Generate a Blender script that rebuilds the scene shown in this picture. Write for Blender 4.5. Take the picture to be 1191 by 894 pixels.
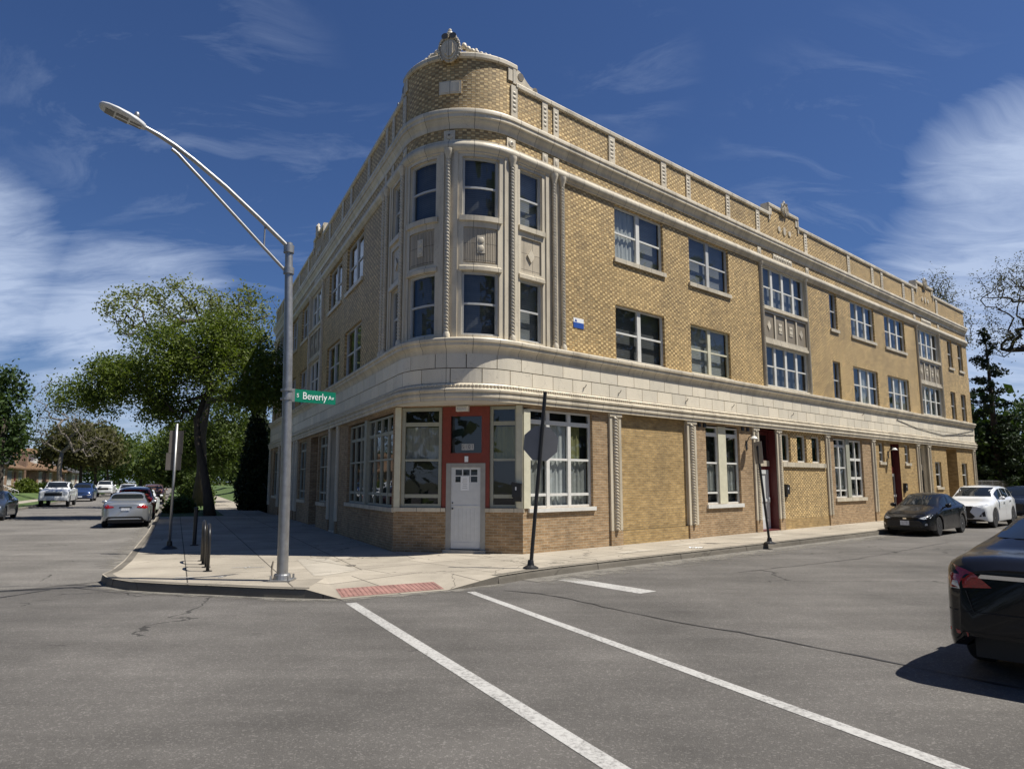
import bpy, bmesh, math, random
import numpy as np
from mathutils import Vector, Matrix
from mathutils.bvhtree import BVHTree
rnd = random.Random(11)
nrng = np.random.default_rng(7)
for o in list(bpy.data.objects): bpy.data.objects.remove(o)
SC = bpy.context.scene
COL = SC.collection
PI = math.pi

# ------------------------------------------------------------------ camera, sky, sun, exposure
CAM_H = 1.85
PITCH = math.radians(7.79)
cd = bpy.data.cameras.new('camera'); cam = bpy.data.objects.new('camera', cd); COL.objects.link(cam)
cam.location = (0, 0, CAM_H); cam.rotation_euler = (PI/2 + PITCH, 0, 0)
cd.sensor_fit = 'HORIZONTAL'; cd.sensor_width = 36.0; cd.lens = 36.0*826/1191
cd.clip_start = 0.1; cd.clip_end = 4000
SC.camera = cam
SUN_EL = math.radians(61); SHADOW_YAW = math.radians(7)       # shadows fall towards (-cos, +sin)
to_sun = Vector((math.cos(SHADOW_YAW)*math.cos(SUN_EL), -math.sin(SHADOW_YAW)*math.cos(SUN_EL), math.sin(SUN_EL)))
sl = bpy.data.lights.new('sun', 'SUN'); sl.energy = 5.0; sl.angle = math.radians(0.5); sl.color = (1.0, 0.955, 0.88)
sun = bpy.data.objects.new('sun', sl); COL.objects.link(sun); sun.rotation_euler = (-to_sun).to_track_quat('-Z', 'Y').to_euler()
SKY_STRENGTH = 0.05
EXPOSURE = 0.40
SC.view_settings.view_transform = 'Standard'; SC.view_settings.look = 'None'
SC.view_settings.exposure = EXPOSURE; SC.view_settings.gamma = 1.0; SC.view_settings.use_curve_mapping = False
SC.render.resolution_x = 1024; SC.render.resolution_y = 768
SC.render.engine = 'CYCLES'

class G:
    """tiny node-graph helper"""
    def __init__(s, nt): s.nt = nt; s.n = nt.nodes; s.l = nt.links
    def put(s, sock, v):
        if isinstance(v, bpy.types.NodeSocket): s.l.new(v, sock)
        elif isinstance(v, (tuple, list)):
            d = sock.default_value
            v = tuple(v)
            if len(d) == 4 and len(v) == 3: v = v + (1,)
            sock.default_value = v
        else: sock.default_value = v
    def node(s, t, ins=None, **kw):
        nd = s.n.new(t)
        for k, v in kw.items(): setattr(nd, k, v)
        for k, v in (ins or {}).items(): s.put(nd.inputs[k], v)
        return nd
    def math(s, op, a, b=0.0, c=None, clamp=False):
        nd = s.node('ShaderNodeMath', {0: a, 1: b}, operation=op, use_clamp=clamp)
        if c is not None: s.put(nd.inputs[2], c)
        return nd.outputs[0]
    def vmath(s, op, a, b=(0, 0, 0)):
        nd = s.node('ShaderNodeVectorMath', {0: a}, operation=op)
        if op == 'SCALE': s.put(nd.inputs['Scale'], b)
        else: s.put(nd.inputs[1], b)
        return nd.outputs['Value'] if op in ('DOT_PRODUCT', 'LENGTH') else nd.outputs[0]
    def mix(s, f, a, b, blend='MIX'):
        nd = s.node('ShaderNodeMix', data_type='RGBA', blend_type=blend)
        s.put(nd.inputs[0], f); s.put(nd.inputs[6], a); s.put(nd.inputs[7], b)
        return nd.outputs[2]
    def ramp(s, f, stops):
        nd = s.node('ShaderNodeValToRGB'); e = nd.color_ramp.elements
        while len(e) < len(stops): e.new(0.5)
        for i, (p, c) in enumerate(stops):
            e[i].position = p
            e[i].color = (c, c, c, 1) if isinstance(c, (int, float)) else tuple(c) + (1,)
        s.put(nd.inputs[0], f); return nd.outputs[0]
    def noise(s, vec, scale, detail=4, rough=0.55, dist=0.0):
        nd = s.node('ShaderNodeTexNoise', {'Scale': scale, 'Detail': detail, 'Roughness': rough, 'Distortion': dist})
        if vec is not None: s.put(nd.inputs['Vector'], vec)
        return nd.outputs[0]
    def mapping(s, vec, scale=(1, 1, 1), loc=(0, 0, 0), rot=(0, 0, 0)):
        nd = s.node('ShaderNodeMapping', {'Location': loc, 'Rotation': rot, 'Scale': scale}); s.put(nd.inputs[0], vec)
        return nd.outputs[0]

# ---- sky: Nishita with thin cirrus mixed in by world direction
w = bpy.data.worlds.new('World'); SC.world = w; w.use_nodes = True
g = G(w.node_tree); g.n.clear()
sky = g.node('ShaderNodeTexSky', sky_type='NISHITA', sun_disc=False, sun_elevation=SUN_EL,
             sun_rotation=math.atan2(to_sun.x, to_sun.y), air_density=1.0, dust_density=0.6, ozone_density=4.0, altitude=200)
tc = g.node('ShaderNodeTexCoord')
d = g.vmath('NORMALIZE', tc.outputs['Generated'])
sep = g.node('ShaderNodeSeparateXYZ', {0: d})
dz = g.math('MAXIMUM', sep.outputs[2], 0.0)
den = g.math('ADD', dz, 0.16)
cx = g.math('DIVIDE', sep.outputs[0], den); cy = g.math('DIVIDE', sep.outputs[1], den)
cv = g.node('ShaderNodeCombineXYZ', {0: cx, 1: cy, 2: 0.0}).outputs[0]
warp = g.noise(cv, 0.9, 3, 0.5)
wv = g.vmath('ADD', cv, g.vmath('SCALE', g.node('ShaderNodeCombineXYZ', {0: warp, 1: warp, 2: 0.0}).outputs[0], 0.9))
n1 = g.noise(g.mapping(wv, (0.9, 2.6, 1), (3.3, 1.2, 0), (0, 0, 0.3)), 1.0, 12, 0.62, 0.35)
n2 = g.noise(g.mapping(wv, (2.6, 6.0, 1), (0.3, 5.2, 0), (0, 0, 0.45)), 1.0, 12, 0.66, 0.5)
def blob(az, el, inner, outer):
    a, e = math.radians(az), math.radians(el)
    v = (math.sin(a)*math.cos(e), math.cos(a)*math.cos(e), math.sin(e))
    dp = g.vmath('DOT_PRODUCT', d, v)
    nd = g.node('ShaderNodeMapRange', {0: dp, 1: math.cos(math.radians(outer)), 2: math.cos(math.radians(inner)), 3: 0.0, 4: 1.0})
    nd.interpolation_type = 'SMOOTHSTEP'; return nd.outputs[0]
def addm(a, b): return g.math('MAXIMUM', a, b)
big = addm(addm(blob(-41, 12, 1, 13.5), blob(-28, 10, 1, 12)), addm(blob(40, 17, 1, 15), blob(34, 9, 2, 14)))
thin = addm(addm(blob(-27, 27, 2, 13), blob(-17, 20, 2, 12)), addm(blob(27, 22, 2, 12), g.math('MULTIPLY', blob(10, 31, 1, 6), 0.8)))
n3 = g.math('ADD', g.math('MULTIPLY', n1, 0.62), g.math('MULTIPLY', n2, 0.38))
c1 = g.math('MULTIPLY', g.ramp(g.math('ADD', n3, g.math('MULTIPLY', g.math('SUBTRACT', big, 0.72), 0.50)), [(0.40, 0.0), (0.52, 0.38), (0.68, 1.0)]), g.math('POWER', big, 0.5))
c2 = g.math('MULTIPLY', g.math('MULTIPLY', g.ramp(n2, [(0.50, 0.0), (0.80, 1.0)]), thin), 0.34)
cl = g.math('MULTIPLY', g.math('MAXIMUM', c1, c2), 0.70)
hz = g.node('ShaderNodeMapRange', {0: sep.outputs[2], 1: 0.02, 2: 0.16, 3: 0.75, 4: 0.0}).outputs[0]
cl = g.math('MAXIMUM', cl, g.math('MULTIPLY', hz, 0.7))
skyc = g.mix(1.0, sky.outputs[0], (0.66, 0.84, 1.17), 'MULTIPLY')
col = g.mix(cl, skyc, (9.6, 11.2, 14.2))
bg = g.node('ShaderNodeBackground', {'Color': col, 'Strength': SKY_STRENGTH})
out = g.node('ShaderNodeOutputWorld', {0: bg.outputs[0]})

# ------------------------------------------------------------------ geometry of the site (metres)
C0 = Vector((-1.77, 15.38))                      # where the two street fronts would meet
Ld = Vector((-0.42417, 0.90558)); Rd = Vector((0.73864, 0.67411))
nR = Vector((0.67411, -0.73864)); nL = Vector((-0.90558, -0.42417))
def PR(a, off, z=0.0): p = C0 + Rd*a + nR*off; return Vector((p.x, p.y, z))
def PL(a, off, z=0.0): p = C0 + Ld*a + nL*off; return Vector((p.x, p.y, z))
SWZ = 0.15
BIS = (Ld + Rd).normalized()
HALF = math.acos(max(-1, min(1, Ld.dot(Rd))))/2
TAN_D = 2.35
ARC_R = TAN_D*math.tan(HALF)
OC = C0 + BIS*(ARC_R/math.sin(HALF))
ARC_A = PI/2 - HALF
ARC_S = ARC_A*ARC_R
def S(s): return s - TAN_D + ARC_S               # street-front distance -> perimeter coordinate
BIS_ANG = math.atan2(-BIS.y, -BIS.x)
def perim(t, n, z):
    if t > ARC_S:
        p = C0 + Rd*(t - ARC_S + TAN_D) + nR*n
    elif t < -ARC_S:
        p = C0 + Ld*(-t - ARC_S + TAN_D) + nL*n
    else:
        a = BIS_ANG + t/ARC_R
        p = OC + Vector((math.cos(a), math.sin(a)))*(ARC_R + n)
    return (p.x, p.y, z)
CH = 2.75
CA = C0 + Rd*CH; CB = C0 + Ld*CH; CU = (CA - CB).normalized(); CN = Vector((CU.y, -CU.x)); CHW = (CA - CB).length
def chamfer(u, n, z): p = CB + CU*u + CN*n; return (p.x, p.y, z)

# ------------------------------------------------------------------ mesh builder
def flat(x, y, z): return (x, y, z)
class MB:
    def __init__(s, fmap=None): s.v = []; s.f = []; s.uv = []; s.fm = fmap or flat; s.mi = []; s.cur = 0
    def face(s, pts, uv=None):
        i = len(s.v); s.v += [tuple(p) for p in pts]; s.f.append(tuple(range(i, i+len(pts)))); s.mi.append(s.cur)
        if uv is None:
            a, b, c = Vector(pts[0]), Vector(pts[1]), Vector(pts[2]); nn = (b-a).cross(c-a)
            ax = max(range(3), key=lambda k: abs(nn[k]))
            uv = [(p[0], p[2]) if ax == 1 else (p[1], p[2]) if ax == 0 else (p[0], p[1]) for p in pts]
        s.uv.append(uv)
    def quad(s, a, b, c, d, uv=None): s.face([a, b, c, d], uv)
    def ts(s, a, b):
        """breaks along the perimeter so things bend round the corner"""
        if s.fm is not perim or b <= -ARC_S or a >= ARC_S: return [a, b]
        r = [a]; lo, hi = max(a, -ARC_S), min(b, ARC_S); k = max(1, int((hi-lo)/0.16 + .999))
        for i in range(k+1):
            x = lo + (hi-lo)*i/k
            if x > r[-1] + 1e-4: r.append(x)
        if b > r[-1] + 1e-4: r.append(b)
        return r
    def wallq(s, t0, t1, n, z0, z1):
        T = s.ts(t0, t1)
        for a, b in zip(T, T[1:]): s.quad((a, n, z0), (b, n, z0), (b, n, z1), (a, n, z1))
    def box(s, x0, x1, y0, y1, z0, z1):
        T = s.ts(x0, x1)
        for i, (a, b) in enumerate(zip(T, T[1:])):
            s.quad((a, y1, z0), (b, y1, z0), (b, y1, z1), (a, y1, z1)); s.quad((b, y0, z0), (a, y0, z0), (a, y0, z1), (b, y0, z1))
            s.quad((a, y0, z1), (a, y1, z1), (b, y1, z1), (b, y0, z1)); s.quad((a, y1, z0), (a, y0, z0), (b, y0, z0), (b, y1, z0))
        s.quad((x0, y0, z0), (x0, y1, z0), (x0, y1, z1), (x0, y0, z1)); s.quad((x1, y1, z0), (x1, y0, z0), (x1, y0, z1), (x1, y1, z1))
    def sweep(s, prof, t0, t1, caps=True, step=None):
        T = s.ts(t0, t1)
        if step:
            T2 = []
            for a, b in zip(T, T[1:]):
                k = max(1, int((b-a)/step)); T2 += [a + (b-a)*i/k for i in range(k)]
            T = T2 + [T[-1]]
        ln = [0]
        for p, q in zip(prof, prof[1:]): ln.append(ln[-1] + math.hypot(p[0]-q[0], p[1]-q[1]))
        for a, b in zip(T, T[1:]):
            for k in range(len(prof)-1):
                (n0, z0), (n1, z1) = prof[k], prof[k+1]
                s.quad((a, n0, z0), (a, n1, z1), (b, n1, z1), (b, n0, z0), [(a, ln[k]), (a, ln[k+1]), (b, ln[k+1]), (b, ln[k])])
        if caps:
            s.face([(t0, n, z) for n, z in prof]); s.face([(t1, n, z) for n, z in reversed(prof)])
    def prism(s, poly, y0, y1):
        """outline in (x,z), thick along y (y1 = front)"""
        s.face([(x, y1, z) for x, z in poly]); s.face([(x, y0, z) for x, z in reversed(poly)])
        for (a, b), (c, e) in zip(poly, poly[1:]+poly[:1]): s.quad((a, y1, b), (a, y0, b), (c, y0, e), (c, y1, e))
    def rings(s, rings, closed=True, cap=True):
        """rings of equal length -> skin"""
        base = len(s.v); n = len(rings[0])
        for r in rings: s.v += [tuple(p) for p in r]
        for i in range(len(rings)-1):
            for j in range(n if closed else n-1):
                k = (j+1) % n
                s.f.append((base+i*n+j, base+i*n+k, base+(i+1)*n+k, base+(i+1)*n+j)); s.mi.append(s.cur)
                s.uv.append([(j/n, i), ((j+1)/n, i), ((j+1)/n, i+1), (j/n, i+1)])
        if cap:
            for i, rev in ((0, True), (len(rings)-1, False)):
                ids = [base+i*n+j for j in range(n)]
                s.f.append(tuple(reversed(ids) if rev else ids)); s.mi.append(s.cur); s.uv.append([(0, 0)]*n)
    def tube(s, path, r, seg=8, cap=True):
        P = [Vector(p) for p in path]; R = r if isinstance(r, (list, tuple)) else [r]*len(P); out = []; up = None
        for i, p in enumerate(P):
            t = (P[min(i+1, len(P)-1)] - P[max(i-1, 0)]).normalized()
            if up is None: up = Vector((0, 0, 1)) if abs(t.z) < .9 else Vector((1, 0, 0))
            x = up.cross(t)
            if x.length < 1e-5: x = Vector((0, 1, 0)).cross(t)
            x.normalize(); y = t.cross(x); up = y
            out.append([p + (x*math.cos(2*PI*k/seg) + y*math.sin(2*PI*k/seg))*R[i] for k in range(seg)])
        s.rings(out, True, cap)
    def lathe(s, prof, c=(0, 0, 0), axis='z', seg=24):
        out = []
        for r, h in prof:
            ring = []
            for k in range(seg):
                a = 2*PI*k/seg
                q = (r*math.cos(a), r*math.sin(a), h)
                if axis == 'y': q = (r*math.cos(a), h, r*math.sin(a))
                if axis == 'x': q = (h, r*math.cos(a), r*math.sin(a))
                ring.append((q[0]+c[0], q[1]+c[1], q[2]+c[2]))
            out.append(ring)
        s.rings(out, True, True)
    def ball(s, c, rx, ry=None, rz=None, seg=10, lat=7):
        ry = ry or rx; rz = rz or rx
        s.rings([[(c[0]+rx*math.sin(PI*i/lat)*math.cos(2*PI*k/seg), c[1]+ry*math.sin(PI*i/lat)*math.sin(2*PI*k/seg), c[2]+rz*math.cos(PI*i/lat)) for k in range(seg)]
                 for i in range(1, lat)], True, True)
    def rope(s, x, y, z0, z1, r=0.075, amp=0.2, lobes=3, pitch=0.085, seg=16, dz=0.0142):
        n = max(2, int((z1-z0)/dz)); out = []
        for i in range(n+1):
            z = z0 + (z1-z0)*i/n
            out.append([(x + r*(1+amp*math.cos(lobes*a - 2*PI*lobes*z/(pitch*lobes)))*math.cos(a), y + r*(1+amp*math.cos(lobes*a - 2*PI*z/pitch))*math.sin(a), z)
                        for a in [2*PI*k/seg for k in range(seg)]])
        s.rings(out, True, True)
    def build(s, name, mats, parent=None, smooth=False, matrix=None, auto=None):
        me = bpy.data.meshes.new(name)
        me.from_pydata([s.fm(*p) for p in s.v], [], s.f)
        ul = me.uv_layers.new(name='UVMap')
        ul.data.foreach_set('uv', [c for f in s.uv for p in f for c in p])
        mats = mats if isinstance(mats, (list, tuple)) else [mats]
        for m in mats: me.materials.append(m)
        if len(mats) > 1: me.polygons.foreach_set('material_index', s.mi)
        if matrix is not None: me.transform(matrix)
        if smooth: me.polygons.foreach_set('use_smooth', [True]*len(me.polygons))
        me.update()
        bm = bmesh.new(); bm.from_mesh(me); bmesh.ops.remove_doubles(bm, verts=bm.verts, dist=1e-5); bmesh.ops.recalc_face_normals(bm, faces=bm.faces)
        if auto:
            for e in bm.edges:
                if len(e.link_faces) == 2 and e.calc_face_angle(0) > auto: e.smooth = False
        bm.to_mesh(me); bm.free()
        return link(name, me, parent)
WORLDP = set()                                   # things whose parts are modelled straight in site coordinates
def link(name, me, parent=None):
    o = bpy.data.objects.new(name, me); COL.objects.link(o)
    if parent is not None:
        o.parent = parent
        if parent.name in WORLDP: o.matrix_parent_inverse = Matrix.Translation(parent.location).inverted()
    return o
def tag(o, label, cat, group=None):
    o['label'] = label; o['category'] = cat
    if group: o['group'] = group
    return o
def thing(name, label, cat, loc=(0, 0, 0), rz=0.0, group=None):
    o = bpy.data.objects.new(name, None); COL.objects.link(o); o.empty_display_size = 0.3
    o.location = loc; o.rotation_euler = (0, 0, rz)
    return tag(o, label, cat, group)
def struct(o, kind='structure'): o['kind'] = kind; return o
def text_mesh(txt, size, thick=0.002):
    cu = bpy.data.curves.new('t', 'FONT'); cu.body = txt; cu.size = size; cu.extrude = thick; cu.align_x = 'CENTER'; cu.align_y = 'CENTER'
    o = bpy.data.objects.new('t', cu); COL.objects.link(o)
    dg = bpy.context.evaluated_depsgraph_get(); dg.update()
    me = bpy.data.meshes.new_from_object(o.evaluated_get(dg)); bpy.data.objects.remove(o); bpy.data.curves.remove(cu)
    return me

# ------------------------------------------------------------------ materials
def newmat(name):
    m = bpy.data.materials.new(name); m.use_nodes = True; gg = G(m.node_tree)
    b = m.node_tree.nodes['Principled BSDF']
    return m, gg, b
def bump(gg, b, h, dist=0.01, strength=1.0):
    nd = gg.node('ShaderNodeBump', {'Strength': strength, 'Distance': dist, 'Height': h}); gg.put(b.inputs['Normal'], nd.outputs[0])
def simple(name, base, rough=0.5, metal=0.0, var=0.12, scale=6.0, coat=0.0, spec=0.5, bmp=0.0):
    m, gg, b = newmat(name)
    tcn = gg.node('ShaderNodeTexCoord')
    nz = gg.noise(tcn.outputs['Object'], scale, 5, 0.6)
    lo = tuple(c*(1-var) for c in base); hi = tuple(min(1, c*(1+var)) for c in base)
    gg.put(b.inputs['Base Color'], gg.ramp(nz, [(0.3, lo), (0.7, hi)]))
    gg.put(b.inputs['Roughness'], gg.math('ADD', rough-0.06, gg.math('MULTIPLY', nz, 0.12)) if rough > .1 else rough)
    b.inputs['Metallic'].default_value = metal; b.inputs['Specular IOR Level'].default_value = spec
    if coat: b.inputs['Coat Weight'].default_value = coat; b.inputs['Coat Roughness'].default_value = 0.03
    if bmp: bump(gg, b, gg.noise(tcn.outputs['Object'], scale*4, 4), bmp)
    return m
def grime(gg, uv, col, amount=0.35, tint=(0.10, 0.085, 0.065), sx=1.6, sz=0.35):
    st = gg.noise(gg.mapping(uv, (sx, sz, 1)), 1.0, 6, 0.65)
    bl = gg.noise(uv, 0.45, 4, 0.6)
    f = gg.math('MULTIPLY', gg.ramp(gg.math('MULTIPLY', st, gg.math('ADD', bl, 0.5)), [(0.42, 0.0), (0.75, 1.0)]), amount)
    return gg.mix(f, col, tint)
def brickmat(name, c1, c2, mortar, bw=0.203, bh=0.067, ms=0.008, var=0.35, offset=0.5, gr=0.25):
    m, gg, b = newmat(name)
    uv = gg.node('ShaderNodeUVMap').outputs[0]
    br = gg.node('ShaderNodeTexBrick', {'Vector': uv, 'Color1': c1, 'Color2': c2, 'Mortar': mortar, 'Scale': 1.0, 'Mortar Size': ms, 'Mortar Smooth': 0.15,
                                        'Bias': 0.0, 'Brick Width': bw, 'Row Height': bh}, offset=offset)
    nz = gg.noise(gg.mapping(uv, (1/bw, 1/bh, 1)), 0.7, 2, 0.7)
    c = gg.mix(1.0, br.outputs[0], gg.ramp(nz, [(0.25, 1-var), (0.75, 1+var)]), 'MULTIPLY')
    big = gg.noise(uv, 0.6, 4, 0.6)
    c = gg.mix(1.0, c, gg.ramp(big, [(0.3, 0.84), (0.7, 1.12)]), 'MULTIPLY')
    c = grime(gg, uv, c, gr)
    gg.put(b.inputs['Base Color'], c); b.inputs['Roughness'].default_value = 0.8; b.inputs['Specular IOR Level'].default_value = 0.25
    bump(gg, b, gg.math('SUBTRACT', gg.math('MULTIPLY', nz, 0.25), br.outputs[1]), 0.006)
    return m
def weavemat(name, light, dark, mortar, cw=0.106, rh=0.0667):
    """glazed brick laid in a regular light / dark basket bond"""
    m, gg, b = newmat(name)
    uv = gg.node('ShaderNodeUVMap').outputs[0]
    sp = gg.node('ShaderNodeSeparateXYZ', {0: uv})
    row = gg.math('FLOOR', gg.math('DIVIDE', sp.outputs[1], rh))
    u = gg.math('ADD', gg.math('DIVIDE', sp.outputs[0], cw), gg.math('MULTIPLY', row, 1.0))
    ui = gg.math('FLOOR', u)
    par = gg.math('MODULO', gg.math('ABSOLUTE', ui), 2.0)
    fu = gg.math('FRACT', u); fv = gg.math('FRACT', gg.math('DIVIDE', sp.outputs[1], rh))
    eu = gg.math('MINIMUM', fu, gg.math('SUBTRACT', 1.0, fu)); ev = gg.math('MINIMUM', fv, gg.math('SUBTRACT', 1.0, fv))
    mor = gg.math('MAXIMUM', gg.math('LESS_THAN', eu, 0.045), gg.math('LESS_THAN', ev, 0.075))
    cell = gg.node('ShaderNodeCombineXYZ', {0: ui, 1: row, 2: 0.0}).outputs[0]
    wn = gg.node('ShaderNodeTexWhiteNoise', {0: cell}).outputs[0]
    c = gg.mix(par, dark, light)
    c = gg.mix(1.0, c, gg.ramp(wn, [(0.0, 0.68), (1.0, 1.28)]), 'MULTIPLY')
    big = gg.noise(uv, 0.5, 4, 0.6)
    c = gg.mix(1.0, c, gg.ramp(big, [(0.3, 0.80), (0.7, 1.12)]), 'MULTIPLY')
    c = gg.mix(mor, c, mortar)
    pat = gg.noise(gg.mapping(uv, (0.35, 0.6, 1), (7, 3, 0)), 1.0, 3, 0.4)
    c = gg.mix(gg.ramp(pat, [(0.58, 0.0), (0.64, 0.18)]), c, tuple(0.5*(a_+b_)*0.92 for a_, b_ in zip(light, dark)))
    run_ = gg.noise(gg.mapping(uv, (3.5, 0.16, 1)), 1.0, 5, 0.6)
    c = gg.mix(gg.ramp(run_, [(0.60, 0.0), (0.78, 0.30)]), c, (0.15, 0.095, 0.045))
    c = grime(gg, uv, c, 0.28)
    gg.put(b.inputs['Base Color'], c); b.inputs['Roughness'].default_value = 0.55; b.inputs['Specular IOR Level'].default_value = 0.4
    bump(gg, b, gg.math('SUBTRACT', gg.math('MULTIPLY', par, 0.7), gg.math('MULTIPLY', mor, 0.6)), 0.012)
    return m
def terracotta(name, base, jw=0.61, jh=10.0, gr=0.42, joint=(0.16, 0.14, 0.11), js=0.006, offset=0.0, rough=0.45):
    m, gg, b = newmat(name)
    uv = gg.node('ShaderNodeUVMap').outputs[0]
    c2 = tuple(c*0.86 for c in base)
    br = gg.node('ShaderNodeTexBrick', {'Vector': uv, 'Color1': base, 'Color2': c2, 'Mortar': joint, 'Scale': 1.0, 'Mortar Size': js, 'Mortar Smooth': 0.1,
                                        'Brick Width': jw, 'Row Height': jh}, offset=offset)
    sp = gg.noise(uv, 60, 3, 0.7)
    c = gg.mix(1.0, br.outputs[0], gg.ramp(sp, [(0.3, 0.86), (0.7, 1.08)]), 'MULTIPLY')
    c = gg.mix(1.0, c, gg.ramp(gg.node('ShaderNodeNewGeometry').outputs['Random Per Island'], [(0.0, (0.86, 0.86, 0.85)), (1.0, (1.08, 1.06, 1.02))]), 'MULTIPLY')
    cz = gg.node('ShaderNodeTexVoronoi', {'Vector': gg.vmath('ADD', uv, gg.vmath('SCALE', gg.node('ShaderNodeTexNoise', {'Vector': uv, 'Scale': 6.0, 'Detail': 3.0}).outputs[1], 0.25)), 'Scale': 2.3}, feature='DISTANCE_TO_EDGE').outputs[0]
    c = gg.mix(gg.math('MULTIPLY', gg.math('LESS_THAN', cz, 0.006), 0.3), c, (0.2, 0.17, 0.13))
    c = grime(gg, uv, c, gr, (0.14, 0.12, 0.09), 2.2, 0.5)
    gg.put(b.inputs['Base Color'], c); b.inputs['Roughness'].default_value = rough
    bump(gg, b, gg.math('SUBTRACT', gg.math('MULTIPLY', sp, 0.15), br.outputs[1]), 0.004)
    return m
def glassmat(name, tint=(0.80, 0.83, 0.83), refl=0.8):
    m, gg, b = newmat(name); gg.n.remove(b)
    tcn = gg.node('ShaderNodeTexCoord')
    h = gg.noise(tcn.outputs['Object'], 1.1, 2)
    bp = gg.node('ShaderNodeBump', {'Strength': 0.35, 'Distance': 0.012, 'Height': h}).outputs[0]
    tr = gg.node('ShaderNodeBsdfTransparent', {0: tint}); gl = gg.node('ShaderNodeBsdfGlossy', {0: (0.9, 0.93, 0.95), 'Roughness': 0.015}); gg.put(gl.inputs['Normal'], bp)
    fc = gg.node('ShaderNodeLayerWeight', {'Blend': 0.5}).outputs['Facing']
    fr = gg.math('ADD', 0.075, gg.math('MULTIPLY', gg.math('POWER', fc, 4.0), 0.9))
    mx = gg.node('ShaderNodeMixShader', {0: gg.math('MULTIPLY', fr, refl, clamp=True), 1: tr.outputs[0], 2: gl.outputs[0]})
    gg.put(gg.n['Material Output'].inputs[0], mx.outputs[0]); return m
def blindmat(name, c, pitch=0.05, amt=0.35):
    m, gg, b = newmat(name); uv = gg.node('ShaderNodeUVMap').outputs[0]
    sp = gg.node('ShaderNodeSeparateXYZ', {0: uv}); fr = gg.math('FRACT', gg.math('DIVIDE', sp.outputs[1], pitch))
    nz = gg.noise(gg.mapping(uv, (0.8, 3, 1)), 1.2, 4)
    col = gg.mix(1.0, gg.mix(gg.ramp(fr, [(0.0, 0.0), (0.5, 1.0), (1.0, 0.2)]), tuple(x*(1-amt) for x in c), c), gg.ramp(nz, [(0.3, 0.75), (0.7, 1.15)]), 'MULTIPLY')
    gg.put(b.inputs['Base Color'], col); b.inputs['Roughness'].default_value = 0.7
    return m
def clothmat(name, c):
    m, gg, b = newmat(name); uv = gg.node('ShaderNodeUVMap').outputs[0]
    nz = gg.noise(gg.mapping(uv, (9, 0.35, 1)), 1.0, 4)
    gg.put(b.inputs['Base Color'], gg.ramp(nz, [(0.3, tuple(x*0.72 for x in c)), (0.7, c)])); b.inputs['Roughness'].default_value = 0.9
    return m
def asphalt(name, c, worn=0.36, speck=0.32):
    m, gg, b = newmat(name); tcn = gg.node('ShaderNodeTexCoord').outputs['Object']
    fine = gg.noise(tcn, 95, 3, 0.75); mid = gg.noise(tcn, 14, 4, 0.6); big = gg.noise(tcn, 0.35, 5, 0.6)
    st = gg.noise(gg.mapping(tcn, (0.22, 2.0, 1), rot=(0, 0, -0.74)), 1.0, 5, 0.6)
    vor = gg.node('ShaderNodeTexVoronoi', {'Vector': tcn, 'Scale': 70.0}).outputs['Color']
    vs = gg.node('ShaderNodeSeparateColor', {0: vor}).outputs[0]
    col = gg.ramp(fine, [(0.3, tuple(x*(1-speck) for x in c)), (0.72, tuple(x*(1+speck) for x in c))])
    col = gg.mix(gg.math('MULTIPLY', gg.math('GREATER_THAN', vs, 0.88), 0.38), col, tuple(min(1, x*2.3) for x in c))
    col = gg.mix(1.0, col, gg.ramp(big, [(0.3, 1-worn), (0.7, 1+worn*0.8)]), 'MULTIPLY')
    col = gg.mix(1.0, col, gg.ramp(st, [(0.32, 0.86), (0.7, 1.1)]), 'MULTIPLY')
    col = gg.mix(1.0, col, gg.ramp(mid, [(0.3, 0.92), (0.7, 1.08)]), 'MULTIPLY')
    oil = gg.noise(tcn, 1.7, 3, 0.5)
    col = gg.mix(gg.ramp(oil, [(0.66, 0.0), (0.80, 0.45)]), col, tuple(x*0.45 for x in c))
    crv = gg.node('ShaderNodeTexVoronoi', {'Vector': gg.vmath('ADD', tcn, gg.vmath('SCALE', gg.node('ShaderNodeTexNoise', {'Vector': tcn, 'Scale': 0.9, 'Detail': 4.0}).outputs[1], 1.4)), 'Scale': 0.19}, feature='DISTANCE_TO_EDGE').outputs[0]
    gate = gg.math('GREATER_THAN', gg.noise(tcn, 0.23, 2), 0.53)
    crk = gg.math('MULTIPLY', gg.math('LESS_THAN', crv, 0.0035), gate)
    col = gg.mix(gg.math('MULTIPLY', crk, 0.7), col, (0.018, 0.017, 0.016))
    gg.put(b.inputs['Base Color'], col); b.inputs['Roughness'].default_value = 0.85; b.inputs['Specular IOR Level'].default_value = 0.3
    bump(gg, b, gg.math('ADD', fine, gg.math('MULTIPLY', vs, 0.6)), 0.006)
    return m
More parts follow.
